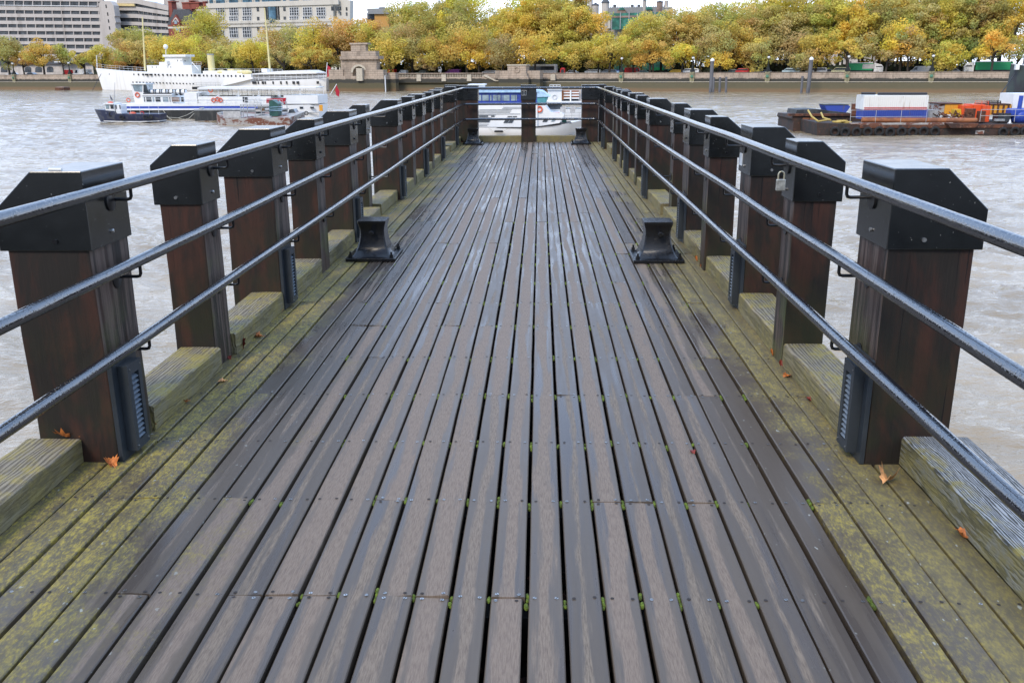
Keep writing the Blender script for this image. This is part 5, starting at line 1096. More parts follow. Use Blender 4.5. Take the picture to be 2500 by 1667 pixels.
# ---- white ship
F1 = frame_px(252, 307, 803, 281)
t = thing('moored_ship', 'long white ship with cream funnel and two tall masts moored by the far wall', 'ship', F1.at(520, 219, 0)[0:1] + (5, ZW), F1); b = F1.at(520, 219, 0)[0:1] + (5, ZW)
bx = (b[0], b[1], b[2])
st = [(233.6, 166.5, 251, 221, .0), (245, 168, 256, 221.3, .10), (262, 170.5, 268, 221.5, .30), (282, 173.4, 285, 222, .52), (320, 175.5, 320, 222.3, .78), (380, 178, 380, 222.5, .95), (460, 180.5, 460, 223, 1), (560, 181.5, 560, 223, 1), (613, 182, 613, 223.4, 1)]
hull(F1, t, bx, 'hull', M['shipwhite'], st, 5, 9.5)
st = [(612.5, 199, 612.5, 223.4, 1), (660, 197.5, 660, 223.4, 1), (720, 195, 720, 223.6, .98), (770, 192.5, 770, 223.8, .86), (797, 191, 795, 224, .62), (806, 191.5, 803, 223, .38), (809, 193.5, 806.5, 221, .15)]
hull(F1, t, bx, 'quarterdeck_hull', M['shipwhite'], st, 5, 9.5)
st = [(250.3, 219.4, 251, 223, .0), (268, 220.4, 268, 223, .305), (320, 220.9, 320, 223.4, .79), (460, 221.6, 460, 224, 1.005), (660, 222.2, 660, 224.4, 1.005), (770, 222.6, 770, 224.6, .87), (806, 222.6, 804, 224.4, .4)]
hull(F1, t, bx, 'boot_top', M['black'], st, 5, 9.45, rows=1, flare=.0)
S1 = lambda n_, m_, u0, v0, u1, v1, d=1.6, dep=6.6, **k_: pbox(F1, t, bx, n_, m_, u0, v0, u1, v1, d, min(dep, 4.5), sil=True, **k_)
sup = S1('deckhouse', M['white'], 358, 160, 492, 181.5); S1('bridge_lower', M['white'], 388, 152, 470, 161, 2.0, 6)
S1('bridge', M['white'], 402, 138.5, 468, 152.5, 2.2, 5.6); S1('bridge_top', M['white'], 397, 134.3, 475.5, 138.8, 1.6, 6.8); S1('bridge_wing', M['white'], 402, 149, 408, 157, .9, 2)
rail_px(F1, t, bx, 'upper_rail', M['grey'], [(357, 158), (386, 158)], 1.5, 1.3); rail_px(F1, t, bx, 'aft_rail', M['white'], [(468, 160), (492, 160)], 1.5, 1.0); ptube(F1, t, bx, 'ladder', M['white'], [(469, 153, 1.4), (485, 171, 1.4)], .12)
for u in (432.5, 441, 450.5): S1('bridge_window', M['black'], u, 147, u + 2.6, 151, 2.15, .2)
for u in (371, 381, 409, 416): S1('deckhouse_window', M['black'], u, 163, u + 2.4, 166, 1.55, .2)
q = MB(); x0, z1 = F1.at(504.5, 135, 5); x1, z0 = F1.at(522.5, 179, 5); xc = (x0 + x1) / 2; q.lathe((xc + .35, 5, 0), [((x1 - x0) / 2, z0), ((x1 - x0) / 2 * .97, z1)], 20); fn = q.build('funnel', M['cream'], t, bx, smooth=True)
q = MB(); q.lathe((xc + .35, 5, 0), [((x1 - x0) / 2 * 1.03, z1), ((x1 - x0) / 2 * 1.03, z1 + .35)], 20); q.build('funnel_cap', M['grey'], fn, bx)
ptube(F1, t, bx, 'foremast', M['cream'], [(354.5, 173, 5), (347.5, 42, 5)], [.34, .17]); ptube(F1, t, bx, 'aft_mast', M['cream'], [(659.5, 178, 5), (646, 20, 5)], [.34, .17])
ptube(F1, t, bx, 'bow_staff', M['white'], [(237.5, 166, 5), (235.5, 136, 5)], .12); ptube(F1, t, bx, 'radar_mast', M['white'], [(405, 136, 5), (405, 118, 5)], .12)
x, z = F1.at(404.5, 115, 5); q = MB(); q.ball((x, 5, z), .75, 8); q.build('radar_dome', M['white'], t, bx, smooth=True)
S1('boat_deck_house', M['white'], 495, 174, 612, 181.5); S1('cream_locker', M['cream'], 555, 169, 571, 178, 2, 3); 
for u in (538, 586, 600): x, z = F1.at(u, 177, 2); q = MB(); q.ball((x, 2.4, z), 1.0, 6, 0, (2.0, 1, .75)); q.build('canvas_covered_boat', M['cream'], t, bx, smooth=True)
S1('vent_box', M['white'], 638, 168, 652, 177, 3, 3); rail_px(F1, t, bx, 'boat_deck_rail', M['white'], [(500, 177), (690, 179)], 1.4, 1.1); rail_px(F1, t, bx, 'bow_rail', M['white'], [(236, 166), (262, 170), (355, 176)], 3.2, 1.3)
S1('screen_wall', M['lightgrey'], 622, 183, 795, 197, 3.0, 3.5)
ppoly(F1, t, bx, 'awning', M['white'], [(615, 180.5), (700, 173.5), (775, 171.5), (798, 178), (798, 180), (700, 182), (616, 182.4)], .6, 6, sil=True)
for i in range(14):
    u = 617 + i * 13.3; x, z = F1.at(u, 182, .7); _, z0 = F1.at(u, 198 - i * .45, .7); q = MB(); q.tube([(x, .7, z0), (x, .7, z)], .05, 5); q.build('awning_post', M['white'], t, bx)
ptube(F1, t, bx, 'quarterdeck_rail', M['white'], [(615, 190, .7), (797, 186, .7)], .09); ptube(F1, t, bx, 'quarterdeck_rail', M['white'], [(615, 194, .7), (797, 188.5, .7)], .07)
ppoly(F1, t, bx, 'gangway', M['shipwhite'], [(538, 212), (540, 207), (601, 190), (617, 189), (617, 193), (604, 196)], -.6, .7); ppoly(F1, t, bx, 'gangway_float', M['black'], [(469, 212.5), (469, 219), (540, 219), (545, 212.5)], -2.0, 1.4); rail_px(F1, t, bx, 'gangway_rail', M['grey'], [(470, 212.5), (538, 212)], -2.0, 1.2)
for i in range(34):
    u = 268 + i * 9.9 + (i % 3) * .8
    if 350 < u < 354: continue
    x, z = F1.at(u, 181 + i * .16, 0); pv = i / 33; hb = min(4.75, 1.5 + pv * 12)
    x, z = F1.at(u, 181.5 + i * .15, 5 - hb - .02); q = MB(); wd = .45 if 11 > i > 8 or i in (21, 22) else .2; q.box(x - wd, x + wd, 5 - hb - .14, 5 - hb + .5, z - .27, z + .27); q.build('porthole', M['black'], t, bx)
for i in range(22):
    u = 300 + i * 8.2; hb = min(4.6, 2.2 + i * .5); x, z = F1.at(u, 200.5 + i * .22, 5 - hb); q = MB(); q.lathe((x, 5 - hb - .12, z), [(.2, 0), (.2, .5)], 8, axis='y'); q.build('porthole', M['black'], t, bx)
for (u, w_) in ((619, 1.4), (624, 1.4), (631, .8), (642, 1.4), (648, .8), (667, .8), (686, .8), (700, .8), (717, 1.4), (727, 1.4), (775, .8)): x, z = F1.at(u, 202.3, .25); q = MB(); q.box(x - w_ * .25, x + w_ * .25, .05, .8, z - .38, z + .38); q.build('porthole', M['black'], t, bx)
ptube(F1, t, bx, 'anchor_chain', M['black'], [(247, 181, 3), (226, 221, -4)], .08)
ptube(F1, t, bx, 'ensign_staff', M['white'], [(796, 186, 5), (799, 153, 5)], .1)
q = MB(); x, z = F1.at(799.5, 160, 5); q.add([(x, 5, z), (x + .9, 5.1, z - .6), (x + 1.1, 4.9, z - 3.2), (x - .3, 5, z - 3.4)], [(0, 1, 2, 3)]); q.build('ensign', M['redcloth'], t, bx)

def boatthing(name, label, cat, fr, u, d): x, z = fr.at(u, 300, d); b = (x, d, ZW); return thing(name, label, cat, b, fr), b

# ---- river tour boat on the left
F2 = Frame(0, 126, R(-1.0))
t, b = boatthing('tour_boat', 'long white tour boat with black hull, blue stripe and open glazed upper saloon', 'boat', F2, 560, 3)
P2 = lambda n_, m_, u0, v0, u1, v1, d=.6, dep=4.2, pa=None, **k_: pbox(F2, pa or t, b, n_, m_, u0, v0, u1, v1, d, dep, sil=dep > .3, **k_)
hull(F2, t, b, 'hull', M['tarhull'], [(296, 268, 312, 301, .35), (330, 268, 335, 301.5, .8), (380, 268.5, 380, 302, 1), (600, 269.5, 600, 303, 1), (700, 270, 700, 303, 1)], 3, 5.8, flare=.06)
hull(F2, t, b, 'stern_hull', M['shipwhite'], [(690, 257, 690, 303, 1), (750, 256, 750, 303, .98), (780, 255.5, 778, 303, .8)], 3, 5.9, flare=.05)
P2('gunwale', M['white'], 300, 265.8, 690, 268.6, -.02, 6.0); P2('blue_stripe', M['royal'], 303, 258.6, 660, 266, .12, 5.7); P2('white_bulwark', M['white'], 296, 254, 690, 258.8, .1, 5.8)
P2('cabin', M['white'], 345, 229, 452, 255); P2('cabin_roof', M['white'], 345, 230.5, 452, 233.2, .4, 4.6)
for (u0, u1, m_) in ((351, 354.5, 'glass'), (356.5, 370, 'glass'), (372, 377, 'paleglass'), (379, 392, 'glass'), (397, 411, 'paleglass'), (413, 416.5, 'glass'), (418.5, 438, 'brownstone'), (441.5, 448, 'glass')): P2('window', M[m_], u0, 238, u1, 249.2, .55, .2)
P2('hull_box', M['white'], 449, 227, 513.5, 253, .35, 4.8)
wh = ppoly(F2, t, b, 'wheelhouse', M['white'], [(319.5, 206), (336, 258), (362, 258), (362, 228), (373, 228), (373.5, 206)], .9, 2.2, sil=True)
ppoly(F2, wh, b, 'wheelhouse_window', M['paleglass'], [(323, 208), (328, 223), (346.5, 224.5), (346.5, 208)], .84, .1); ppoly(F2, wh, b, 'wheelhouse_window', M['glass'], [(350, 208), (350, 227), (363, 227), (357, 208)], .84, .1); ppoly(F2, wh, b, 'wheelhouse_window', M['paleglass'], [(361, 208.5), (366, 215), (372, 215), (371, 208.5)], .84, .1)
P2('wheelhouse_roof', M['white'], 317, 203.8, 376, 206.4, .7, 2.6)
for i, u in enumerate((372, 387, 402, 419, 436, 448)):
    x, z = F2.at(u, 225, 1.6); q = MB(); q.tube([(x - .42, 1.6, z), (x - .36, 1.6, z), (x + .36, 1.6, z), (x + .42, 1.6, z)], [.12, .33, .33, .12], 10); q.build('life_raft_canister', M['white'], t, b, smooth=True)
    q = MB(); q.box(x - .3, x - .25, 1.2, 2.0, z - .45, z + .36); q.box(x + .25, x + .3, 1.2, 2.0, z - .45, z + .36); q.build('raft_cradle', M['black'], t, b)
P2('dark_shelf', M['black'], 349, 228.4, 449, 230.6, .5, 4.4)
P2('saloon_wall', M['white'], 483, 236.5, 690, 256, .25, 5.3); P2('aft_bulwark', M['white'], 692, 233.2, 800.5, 253.8, .2, 5.5); P2('dark_line', M['black'], 690, 253.8, 790, 255.6, .22, 5.4)
ppoly(F2, t, b, 'saloon_roof', M['white'], [(481, 216), (487, 213.2), (560, 212.5), (792, 212.6), (792, 214.8), (740, 217.4), (483, 218.4)], .0, 4.6, sil=True)
for u in (483.5, 532.8, 581.9, 631.6, 681.4, 732.4, 754, 773.2, 789.5): P2('saloon_post', M['white'], u - (1.6 if u < 740 else .8), 215, u + (1.6 if u < 740 else .8), 237, .25, .12)
for u in (543, 556, 566, 590, 603, 614, 637, 652, 661, 686, 700, 709, 741, 745): P2('saloon_mullion', M['black'], u, 217, u + 1.4, 236.5, .5, .1)
for u0, u1 in ((485, 531), (534, 580), (583, 630), (633, 680), (683, 731)): P2('far_window_rail', M['grey'], u0, 219.6, u1, 221, 5.3, .08); P2('seat_back', M['glass'], u0 + 2, 233.5, u1 - 2, 237, 2.2, .6)
rail_px(F2, t, b, 'side_rail', M['white'], [(330, 256.5), (460, 256.5), (690, 257.5)], .1, .75, .022, 1.2)
ring(F2, t, b, 'lifebuoy', M['buoy'], 335.2, 232.3, 6, .8); ring(F2, t, b, 'lifebuoy', M['buoy'], 313.5, 245, 5.2, .8)
for u, v in ((521, 245), (531, 243), (538, 245), (514, 221)): ring(F2, t, b, 'lifebuoy', M['buoy'], u, v, 5.5, .12)
P2('dark_doorway', M['glass'], 592, 237, 605, 250.5, .2, .1); rail_px(F2, t, b, 'gangway_rail', M['white'], [(598, 256), (634, 256)], -.1, 1.0, .03, .5); ptube(F2, t, b, 'boarding_ladder', M['white'], [(617, 233, -.1), (635, 252, -.1)], .05)
ppoly(F2, t, b, 'red_banner', M['redcloth'], [(650, 258), (650.5, 241.5), (698, 239.6), (696, 254)], .12, .08); ppoly(F2, t, b, 'blue_banner', M['carblue'], [(682, 255), (681, 244), (694, 254.5)], .08, .08)
P2('stern_window', M['glass'], 731.5, 261, 740, 266, .02, .2); P2('stern_window', M['glass'], 757, 261, 766, 265.5, .02, .2); P2('orange_panel', M['amber'], 779, 256.5, 788, 271.5, .3, .12); P2('stern_rubbing_strake', M['grey'], 700, 274.8, 779, 276.2, .0, .2)
ptube(F2, t, b, 'ensign_staff', M['white'], [(806, 232, 3), (822, 206, 3)], .05)
q = MB(); P_ = [F2.at(u, v, 3) for u, v in ((821.5, 207), (818.5, 221), (821, 233), (827.5, 237), (829, 224), (823, 212))]; q.prism(P_, 2.97, 3.03); q.build('ensign', M['redcloth'], t, b)
for pts in ([(398, 269, -.3), (406, 281, -.6), (414, 290, -.8), (423, 294, -.9)], [(387, 278, -5), (410, 287, -4), (435, 288.5, -3), (455, 282, -2), (472, 273, -1)], [(436, 289, -3), (452, 293, -2.6), (462, 289, -2), (474, 277, -1)]): ptube(F2, t, b, 'mooring_line', M['rope'], pts, .045, 5)

# ---- blue workboat
F3 = Frame(0, 119, R(1.5))
t, b = boatthing('workboat', 'small dark blue workboat with white wheelhouse and black tyre fenders, far left', 'boat', F3, 310, 1.6)
P3 = lambda n_, m_, u0, v0, u1, v1, d=.5, dep=2.0, pa=None, **k_: pbox(F3, pa or t, b, n_, m_, u0, v0, u1, v1, d, dep, sil=dep > .3, **k_)
hull(F3, t, b, 'hull', M['navy'], [(230.7, 267.3, 246, 298, .0), (238, 268, 249, 298, .3), (250, 269.3, 256, 298.3, .6), (276, 271.5, 276, 298.6, .9), (282, 278, 282, 298.6, .95), (330, 279, 330, 299, 1), (388, 279, 388, 299, .85)], 1.6, 3.2, flare=.15)
hull(F3, t, b, 'white_boot_stripe', M['white'], [(244.5, 294.2, 246, 296, .0), (256, 295, 256.5, 296.8, .605), (282, 296, 282, 297.8, .93), (340, 296.6, 340, 298.4, .97), (389, 295, 389, 297, .84)], 1.6, 3.0, rows=1, flare=0)
w_ = P3('wheelhouse', M['white'], 256, 255, 281, 278, .5, 2.2); P3('wheelhouse_aft', M['white'], 281, 256, 295.5, 279.5, .6, 2.0); P3('roof', M['white'], 252.5, 252.6, 297, 255.2, .3, 2.6)
for u0, u1 in ((257.5, 266.5), (269, 277.5)): P3('window', M['glass'] if u0 > 260 else M['paleglass'], u0, 256.6, u1, 266, .45, .1, w_)
for u0 in (281.5, 290.8): P3('door_window', M['glass'], u0, 256.5, u0 + 3.4, 266.5, .54, .1, w_)
x, z = F3.at(270, 251, 1.4); q = MB(); q.ball((x, 1.4, z), .32, 6, 0, (1.2, .8, .42)); q.build('orange_life_raft', M['orange'], t, b, smooth=True)
ptube(F3, t, b, 'mast', M['grey'], [(279, 254, 1.4), (280.5, 202, 1.4)], [.05, .025]); ptube(F3, t, b, 'flag_staff', M['grey'], [(275, 252, 1.8), (268, 232, 1.8)], .02)
q = MB(); P_ = [F3.at(u, v, 1.8) for u, v in ((268.5, 232), (275, 243), (274, 248), (269, 240))]; q.prism(P_, 1.79, 1.81); q.build('flag', M['navy'], t, b)
rail_px(F3, t, b, 'deck_rail', M['white'], [(297, 279.5), (388, 279.5)], .1, 1.05, .02, 1.1)
for u, v in ((270.9, 279.8), (297, 287), (355, 286), (368.5, 286)): ring(F3, t, b, 'tyre_fender', M['rubber'], u, v, 5.6, -.12 if u > 280 else .35, .3)
ring(F3, t, b, 'lifebuoy', M['red'], 347, 277.5, 5, .9); x, z = F3.at(324, 277.5, 1); q = MB(); q.ball((x, 1, z), .3, 6, 0, (1.6, 1, .7)); q.build('orange_bundle', M['buoy'], t, b, smooth=True)
rail_px(F3, t, b, 'bow_rail', M['grey'], [(232, 267), (255, 269)], 1.2, .35, .015, 1.0)

# ---- grey pontoon and rusty barge
F4 = Frame(0, 121.5, 0)
t, b = boatthing('pontoon', 'dark grey steel pontoon alongside the black hull of the tour boat', 'pontoon', F4, 540, 1)
pbox(F4, t, b, 'pontoon_hull', M['tarhull'], 473.5, 269, 690, 302, 0, 3.0); pbox(F4, t, b, 'waterline_band', M['rustpaint'], 478, 295.5, 690, 301, -.04, .05)
pbox(F4, t, b, 'deck_edge', M['grey'], 473, 268, 690, 269.6, -.05, 3.1); ppoly(F4, t, b, 'deck_cover', M['lightgrey'], [(484, 269), (487, 264), (491, 263), (494, 269)], .5, 1)
F5 = Frame(0, 111.5, R(-2))
t, b = boatthing('work_barge', 'rust streaked grey work barge carrying a dark green tank, left of the pier', 'barge', F5, 620, 3)
q = MB()
def f5(u, v, d): x, z = F5.at(u, v, d); return (x, d, z)
pts = [f5(529, 275.5, 1.5), f5(541, 290, 0), f5(707.5, 288, 0), f5(744, 273, 5), f5(744, 273, 9), f5(529, 275.5, 8)]
bot = [f5(533, 305, 1.5), f5(545, 307.5, 0), f5(707.5, 309, 0), f5(740, 300, 5), f5(744, 300, 9), f5(529, 305, 8)]
q.add(pts + bot, [(0, 1, 2, 3, 4, 5), (0, 6, 7, 1), (1, 7, 8, 2), (2, 8, 9, 3), (3, 9, 10, 4), (4, 10, 11, 5), (5, 11, 6, 0)]); q.build('barge_hull', M['rustpaint'], t, b)
P5 = lambda n_, m_, u0, v0, u1, v1, d=.3, dep=1.0, pa=None, **k_: pbox(F5, pa or t, b, n_, m_, u0, v0, u1, v1, d, dep, **k_)
P5('grey_bulwark', M['lightgrey'], 544, 272, 588, 288.5, .2, .15); P5('end_post', M['grey'], 530, 275, 541, 280, .6, 1.6)
tk = ppoly(F5, t, b, 'green_tank', M['tank'], [(659, 286), (656.5, 246), (668, 244.5), (688, 254), (689.5, 284.5)], 1.2, 1.6, sil=True)
for v in (262, 267.5, 271): ppoly(F5, tk, b, 'tank_strap', M['skyblue'], [(657.2, v), (657.2, v + .9), (688.8, v - .6), (688.8, v - 1.5)], 1.12, .08)
for v, d in ((256, .4), (261, .4), (272, .4), (278.5, .4)): ptube(F5, t, b, 'deck_rail', M['grey'], [(586, v, d), (656, v + .5, d)], .045)
for u in (588, 594, 604, 623, 638): ptube(F5, t, b, 'rail_post', M['grey'], [(u, 256, .4), (u, 288, .4)], .05)
rail_px(F5, t, b, 'aft_frame', M['grey'], [(689, 284), (702, 282)], 1.5, 1.6, .04, .5); ppoly(F5, t, b, 'dark_dinghy', M['glass'], [(704, 276), (706, 268), (716, 266.5), (722, 276)], 4, 1.5)
ring(F5, t, b, 'tyre_fender', M['rubber'], 748, 277, 5, 5.5, .2); P5('deck_machinery', M['glass'], 624, 265, 640, 278, 2, 1.2); P5('deck_clutter', M['plaster'], 624, 268, 636, 272, 1.8, .3)
P5('deck_plate', M['lightgrey'], 626, 284, 660, 288, .1, .6)

# ---- small raft by the left bank
t = thing('mooring_raft', 'small flat brown mooring raft on the water at the far left', 'raft', SH.at(145, 217, -14)[0:1] + (-14, ZW), SH); b = SH.at(145, 217, -14)[0:1] + (-14, ZW)
pbox(SH, t, b, 'raft_deck', M['brownstone'], 135.5, 212.5, 155.5, 214.8, -14, 2.4); pbox(SH, t, b, 'raft_float', M['rust'], 134, 214.6, 156.5, 221, -14.1, 2.6)

# ---- river piles
def pile(u0, u1, vt, vb, d, lean, label, cap=False):
    x, _ = SH.at(u0, vb, d); xt, zt = SH.at(u1, vt, d); b = (x, d, ZW - 1); t = thing('river_pile', label, 'pile', b, SH, 'steel piles standing in the river by the far wall')
    r_ = (.95 if cap else .6); q = MB(); q.tube([(x, d, ZW - 1), (xt, d, zt)], r_ * .5, 12); q.build('pile_tube', M['pile'], t, b, smooth=True)
    if cap: q = MB(); q.lathe((xt, d, zt), [(.55, 0), (.55, .35), (.1, .75)], 12); q.build('white_cap', M['white'], t, b)
pile(1735, 1739, 150, 224, -7, 0, 'tall grey pile with white cap, left of the three short piles', True)
for u, vt in ((1741.5, 189), (1757, 189), (1772.5, 188)): pile(u, u + .8, vt, 223, -7, 0, {1741.5: 'short grey pile touching the tall left pile', 1757: 'middle one of the short grey piles', 1772.5: 'rightmost of the three short grey piles'}[u])
pile(1972, 1981, 147, 225, -7, 0, 'tall grey pile with white cap in front of the white van', True); pile(1956.5, 1959.5, 186, 223, -7, 0, 'short grey pile just left of the tall right-hand pile')

# ---- dark ship bow at the right edge
F6 = Frame(0, 222, R(-17))
t, b = boatthing('dark_ship', 'bow of a dark hulled ship entering at the right edge', 'ship', F6, 2500, 4)
hull(F6, t, b, 'hull', M['darkship'], [(2469, 157, 2455, 228.5, .0), (2480, 158, 2468, 228.8, .3), (2500, 160, 2492, 229.5, .65), (2540, 163, 2536, 230, .95), (2640, 166, 2640, 232, 1)], 4, 8, flare=.2)
hull(F6, t, b, 'white_rail', M['white'], [(2468.6, 155.8, 2469, 157.4, .0), (2480, 156.8, 2480, 158.2, .31), (2500, 158.6, 2500, 160.2, .66), (2540, 161.5, 2540, 163.2, .96)], 4, 8, rows=1, flare=0)
x, z = F6.at(2484.5, 164.5, 1.0); q = MB(); q.box(x - .35, x + .35, 1.0, 2.6, z - .5, z + .5); q.build('white_fitting', M['white'], t, b); ptube(F6, t, b, 'anchor_chain', M['black'], [(2478, 181, 1.5), (2444, 228, -6)], .1)

# ---- right-hand works pontoons
F7 = Frame(0, 92.5, R(-1.2))
t, b = boatthing('works_barge', 'long rusty works barge with a row of tyre fenders at the right', 'barge', F7, 2250, 4)
P7 = lambda n_, m_, u0, v0, u1, v1, d=0., dep=1.0, pa=None, **k_: pbox(F7, pa or t, b, n_, m_, u0, v0, u1, v1, d, dep, **k_)
ppoly(F7, t, b, 'barge_hull', M['darkrust'], [(1994, 300), (2060, 303), (2120, 305.5), (2700, 303), (2700, 340), (1995, 335)], 0, 9)
P7('red_deck_edge', M['rust'], 2100, 305.2, 2700, 312, -.08, .1); P7('deck_edge_grey', M['rustpaint'], 2076, 300.5, 2326, 306.5, .0, .4); P7('patched_plate', M['rustpaint'], 2382, 319, 2402, 328, -.04, .05)
for u in (2037.8, 2063, 2091, 2118, 2146, 2173, 2201, 2228, 2254.6, 2282.7, 2448.5, 2477.8, 2503):
    ring(F7, t, b, 'tyre_fender', M['rubber'], u, 322.5 + random.uniform(-1.2, 1.2), 12.2, -.2, .26)
ppoly(F7, t, b, 'scow', M['rust'], [(2312, 302), (2322, 313), (2382, 312), (2390, 302)], -.7, 1.6)
rail_px(F7, t, b, 'guard_rail', M['lightgrey'], [(2075, 302), (2260, 301)], .2, 1.25, .022, 1.9); rail_px(F7, t, b, 'guard_rail', M['lightgrey'], [(2392, 298), (2560, 298)], .3, 1.15, .025, 2.2)
for u0, u1, v0, v1 in ((2363, 2379, 266, 296), (2392, 2404, 272, 298)): P7('rusty_bitts', M['rust'], u0, v0, u1, v1, 1.2, .6)
q = MB()
rr_ = random.Random(5)
for i in range(34):
    u, v = rr_.uniform(2290, 2360), rr_.uniform(283, 294); x, z = F7.at(u, v, rr_.uniform(.8, 2.5)); q.tube([(x, rr_.uniform(.8, 2.5), z), (x + rr_.uniform(-.8, .8), rr_.uniform(.8, 2.5), z + rr_.uniform(-.1, .5))], .05, 5)
q.build('scrap_pile', M['rust'], t, b)
for pts in ([(1973, 270, 4), (1982, 285, 1.5), (1998, 297, .6), (2026, 292, .8)], [(2005, 276, 4), (2010, 288, 2), (2028, 294, .8)]): ptube(F7, t, b, 'yellow_rope', M['yrope'], pts, .09, 6)
for u, v in ((2045, 298), (2056, 296), (2066, 299)): x, z = F7.at(u, v, 1.5); q = MB(); q.torus((x, 1.5, z), .45, .1, 14, 6, axis='z'); q.build('rope_coil', M['yrope'], t, b)
def onb(name, label, cat, u, d=2.0): x, z = F7.at(u, 295, d); bb = (x, d, z); return thing(name, label, cat, bb, F7), bb
t2, b2 = onb('shipping_container', 'white and blue cabin container standing on the rusty works barge', 'container', 2180)
pbox(F7, t2, b2, 'blue_lower_wall', M['contblue'], 2110, 267.5, 2263, 292, .9, 2.4); pbox(F7, t2, b2, 'white_upper_wall', M['contwhite'], 2110.5, 233.5, 2264, 267.5, .9, 2.4)
pbox(F7, t2, b2, 'red_line', M['red'], 2110, 262.8, 2263.5, 263.9, .80, .04); pbox(F7, t2, b2, 'lower_red_line', M['red'], 2110, 266.6, 2263.5, 267.7, .79, .04)
q = MB()
for i in range(30):
    u = 2112 + i * 5.1; x, z1 = F7.at(u, 235, .9); _, z0 = F7.at(u, 291, .9); xx, _ = F7.at(u + 2.3, 235, .9); _, zm = F7.at(u, 267.5, .9); q.box(x, xx, .84, .9, zm, z1, 0); q.box(x, xx, .84, .9, z0, zm - .01, 1)
q.build('corrugation', [M['contwhite'], M['contblue']], t2, b2)
def f7(u, v, d): x, z = F7.at(u, v, d); return (x, d, z)
q = MB(); q.add([f7(2092.6, 232, 2.9), f7(2110.5, 233.5, .89), f7(2110.5, 267.5, .89), f7(2092.6, 262, 2.9)], [(0, 1, 2, 3)]); q.add([f7(2092.6, 262, 2.9), f7(2110.5, 267.5, .89), f7(2110, 292, .89), f7(2092.6, 283, 2.9)], [(0, 1, 2, 3)], 1); q.build('end_wall', [M['contwhite'], M['contblue']], t2, b2)
for u0, u1, v in ((2103, 2137, 229), (2143, 2202, 229.5), (2202, 2263, 229.5)): ptube(F7, t2, b2, 'roof_pipe', M['black'], [(u0, v, 1.4), (u1, v, 1.4)], .12, 8)
t2, b2 = onb('steel_pipe', 'long rusty steel tube lying along the front of the works barge', 'pipe', 2240, .5)
ptube(F7, t2, b2, 'tube', M['pipe'], [(2104, 293, .5), (2384, 294.6, .5)], .235, 16, smooth=True)
t2, b2 = onb('liquid_tank', 'small white caged liquid tank right of the blue and white container', 'tank', 2276, 2)
pbox(F7, t2, b2, 'tank_body', M['lightgrey'], 2264.5, 269, 2287.5, 288, 2, 1.0); rail_px(F7, t2, b2, 'cage', M['grey'], [(2264, 288), (2288, 288)], 1.95, .75, .015, .14, 3)
t2, b2 = onb('amber_skip', 'amber skip with grey end at the left of the orange tanks', 'skip', 2320, 4)
pbox(F7, t2, b2, 'skip_body', M['amber'], 2308, 255, 2349, 280, 4, 3); pbox(F7, t2, b2, 'grey_end', M['rustpaint'], 2296, 253.5, 2308.5, 282, 4.1, 2.8); pbox(F7, t2, b2, 'rim', M['rust'], 2296, 252.6, 2350, 254.6, 3.9, 3.2)
t2, b2 = onb('amber_skip', 'amber skip right of the orange tanks, behind the guard rail', 'skip', 2440, 4)
pbox(F7, t2, b2, 'skip_body', M['amber'], 2414, 255.5, 2466, 281, 4, 3); pbox(F7, t2, b2, 'rim', M['rust'], 2413, 254.2, 2467.5, 256.2, 3.9, 3.2)
for u in (2424, 2436, 2449, 2461): pbox(F7, t2, b2, 'rib', M['rust'], u, 257, u + 1.2, 280, 3.94, .06)
t2, b2 = onb('orange_tanks', 'bright orange-red steel tanks between the two amber skips', 'tank', 2380, 3)
pbox(F7, t2, b2, 'orange_tank', M['orange'], 2349.5, 258, 2378, 288, 3, 2.4); pbox(F7, t2, b2, 'orange_tank', M['orange'], 2378, 256, 2400, 294, 2.8, 2.4); pbox(F7, t2, b2, 'orange_tank', M['orange'], 2400, 258.5, 2414, 298, 2.4, 2.4)
rail_px(F7, t2, b2, 'tank_rail', M['orange'], [(2380, 256), (2413, 257)], 3.2, .35, .02, .6)
t2, b2 = onb('yellow_machine', 'small bright yellow machine part leaning in front of the amber skip', 'machine', 2338, 2.5)
ppoly(F7, t2, b2, 'yellow_hopper', M['caryel'], [(2329, 285), (2330, 268), (2346.5, 267), (2347, 283), (2340, 287)], 2.5, .8); ptube(F7, t2, b2, 'boom', M['rust'], [(2325, 290, 2.3), (2333, 270, 2.3), (2341, 290, 2.3)], .09)
t2, b2 = onb('pipe_rack', 'black tubular frame standing above the right amber skip', 'frame', 2425, 4)
for pts in ([(2409, 280, 4.4), (2410, 246, 4.4)], [(2415, 280, 4.0), (2415, 246, 4.0)], [(2436, 281, 4.0), (2436, 245, 4.0)], [(2443, 281, 4.4), (2443, 247, 4.4)], [(2409, 247.5, 4.2), (2444, 247.5, 4.2)], [(2409, 251, 4.2), (2444, 251, 4.2)]): ptube(F7, t2, b2, 'frame_tube', M['black'], pts, .045, 6)
t2, b2 = onb('dark_crate', 'dark open crates behind the guard rail under the right amber skip', 'crate', 2450, 1.5)
pbox(F7, t2, b2, 'crate_body', M['glass'], 2438, 278, 2449, 296, 1.6, 1.2); pbox(F7, t2, b2, 'crate_body', M['glass'], 2451, 277, 2466, 297, 1.5, 1.3); pbox(F7, t2, b2, 'grey_plank', M['grey'], 2430, 291, 2453, 296, 1.2, .3)
t2, b2 = onb('blue_tank', 'shiny royal blue tank with upright blue pipe at the right edge', 'tank', 2490, 2)
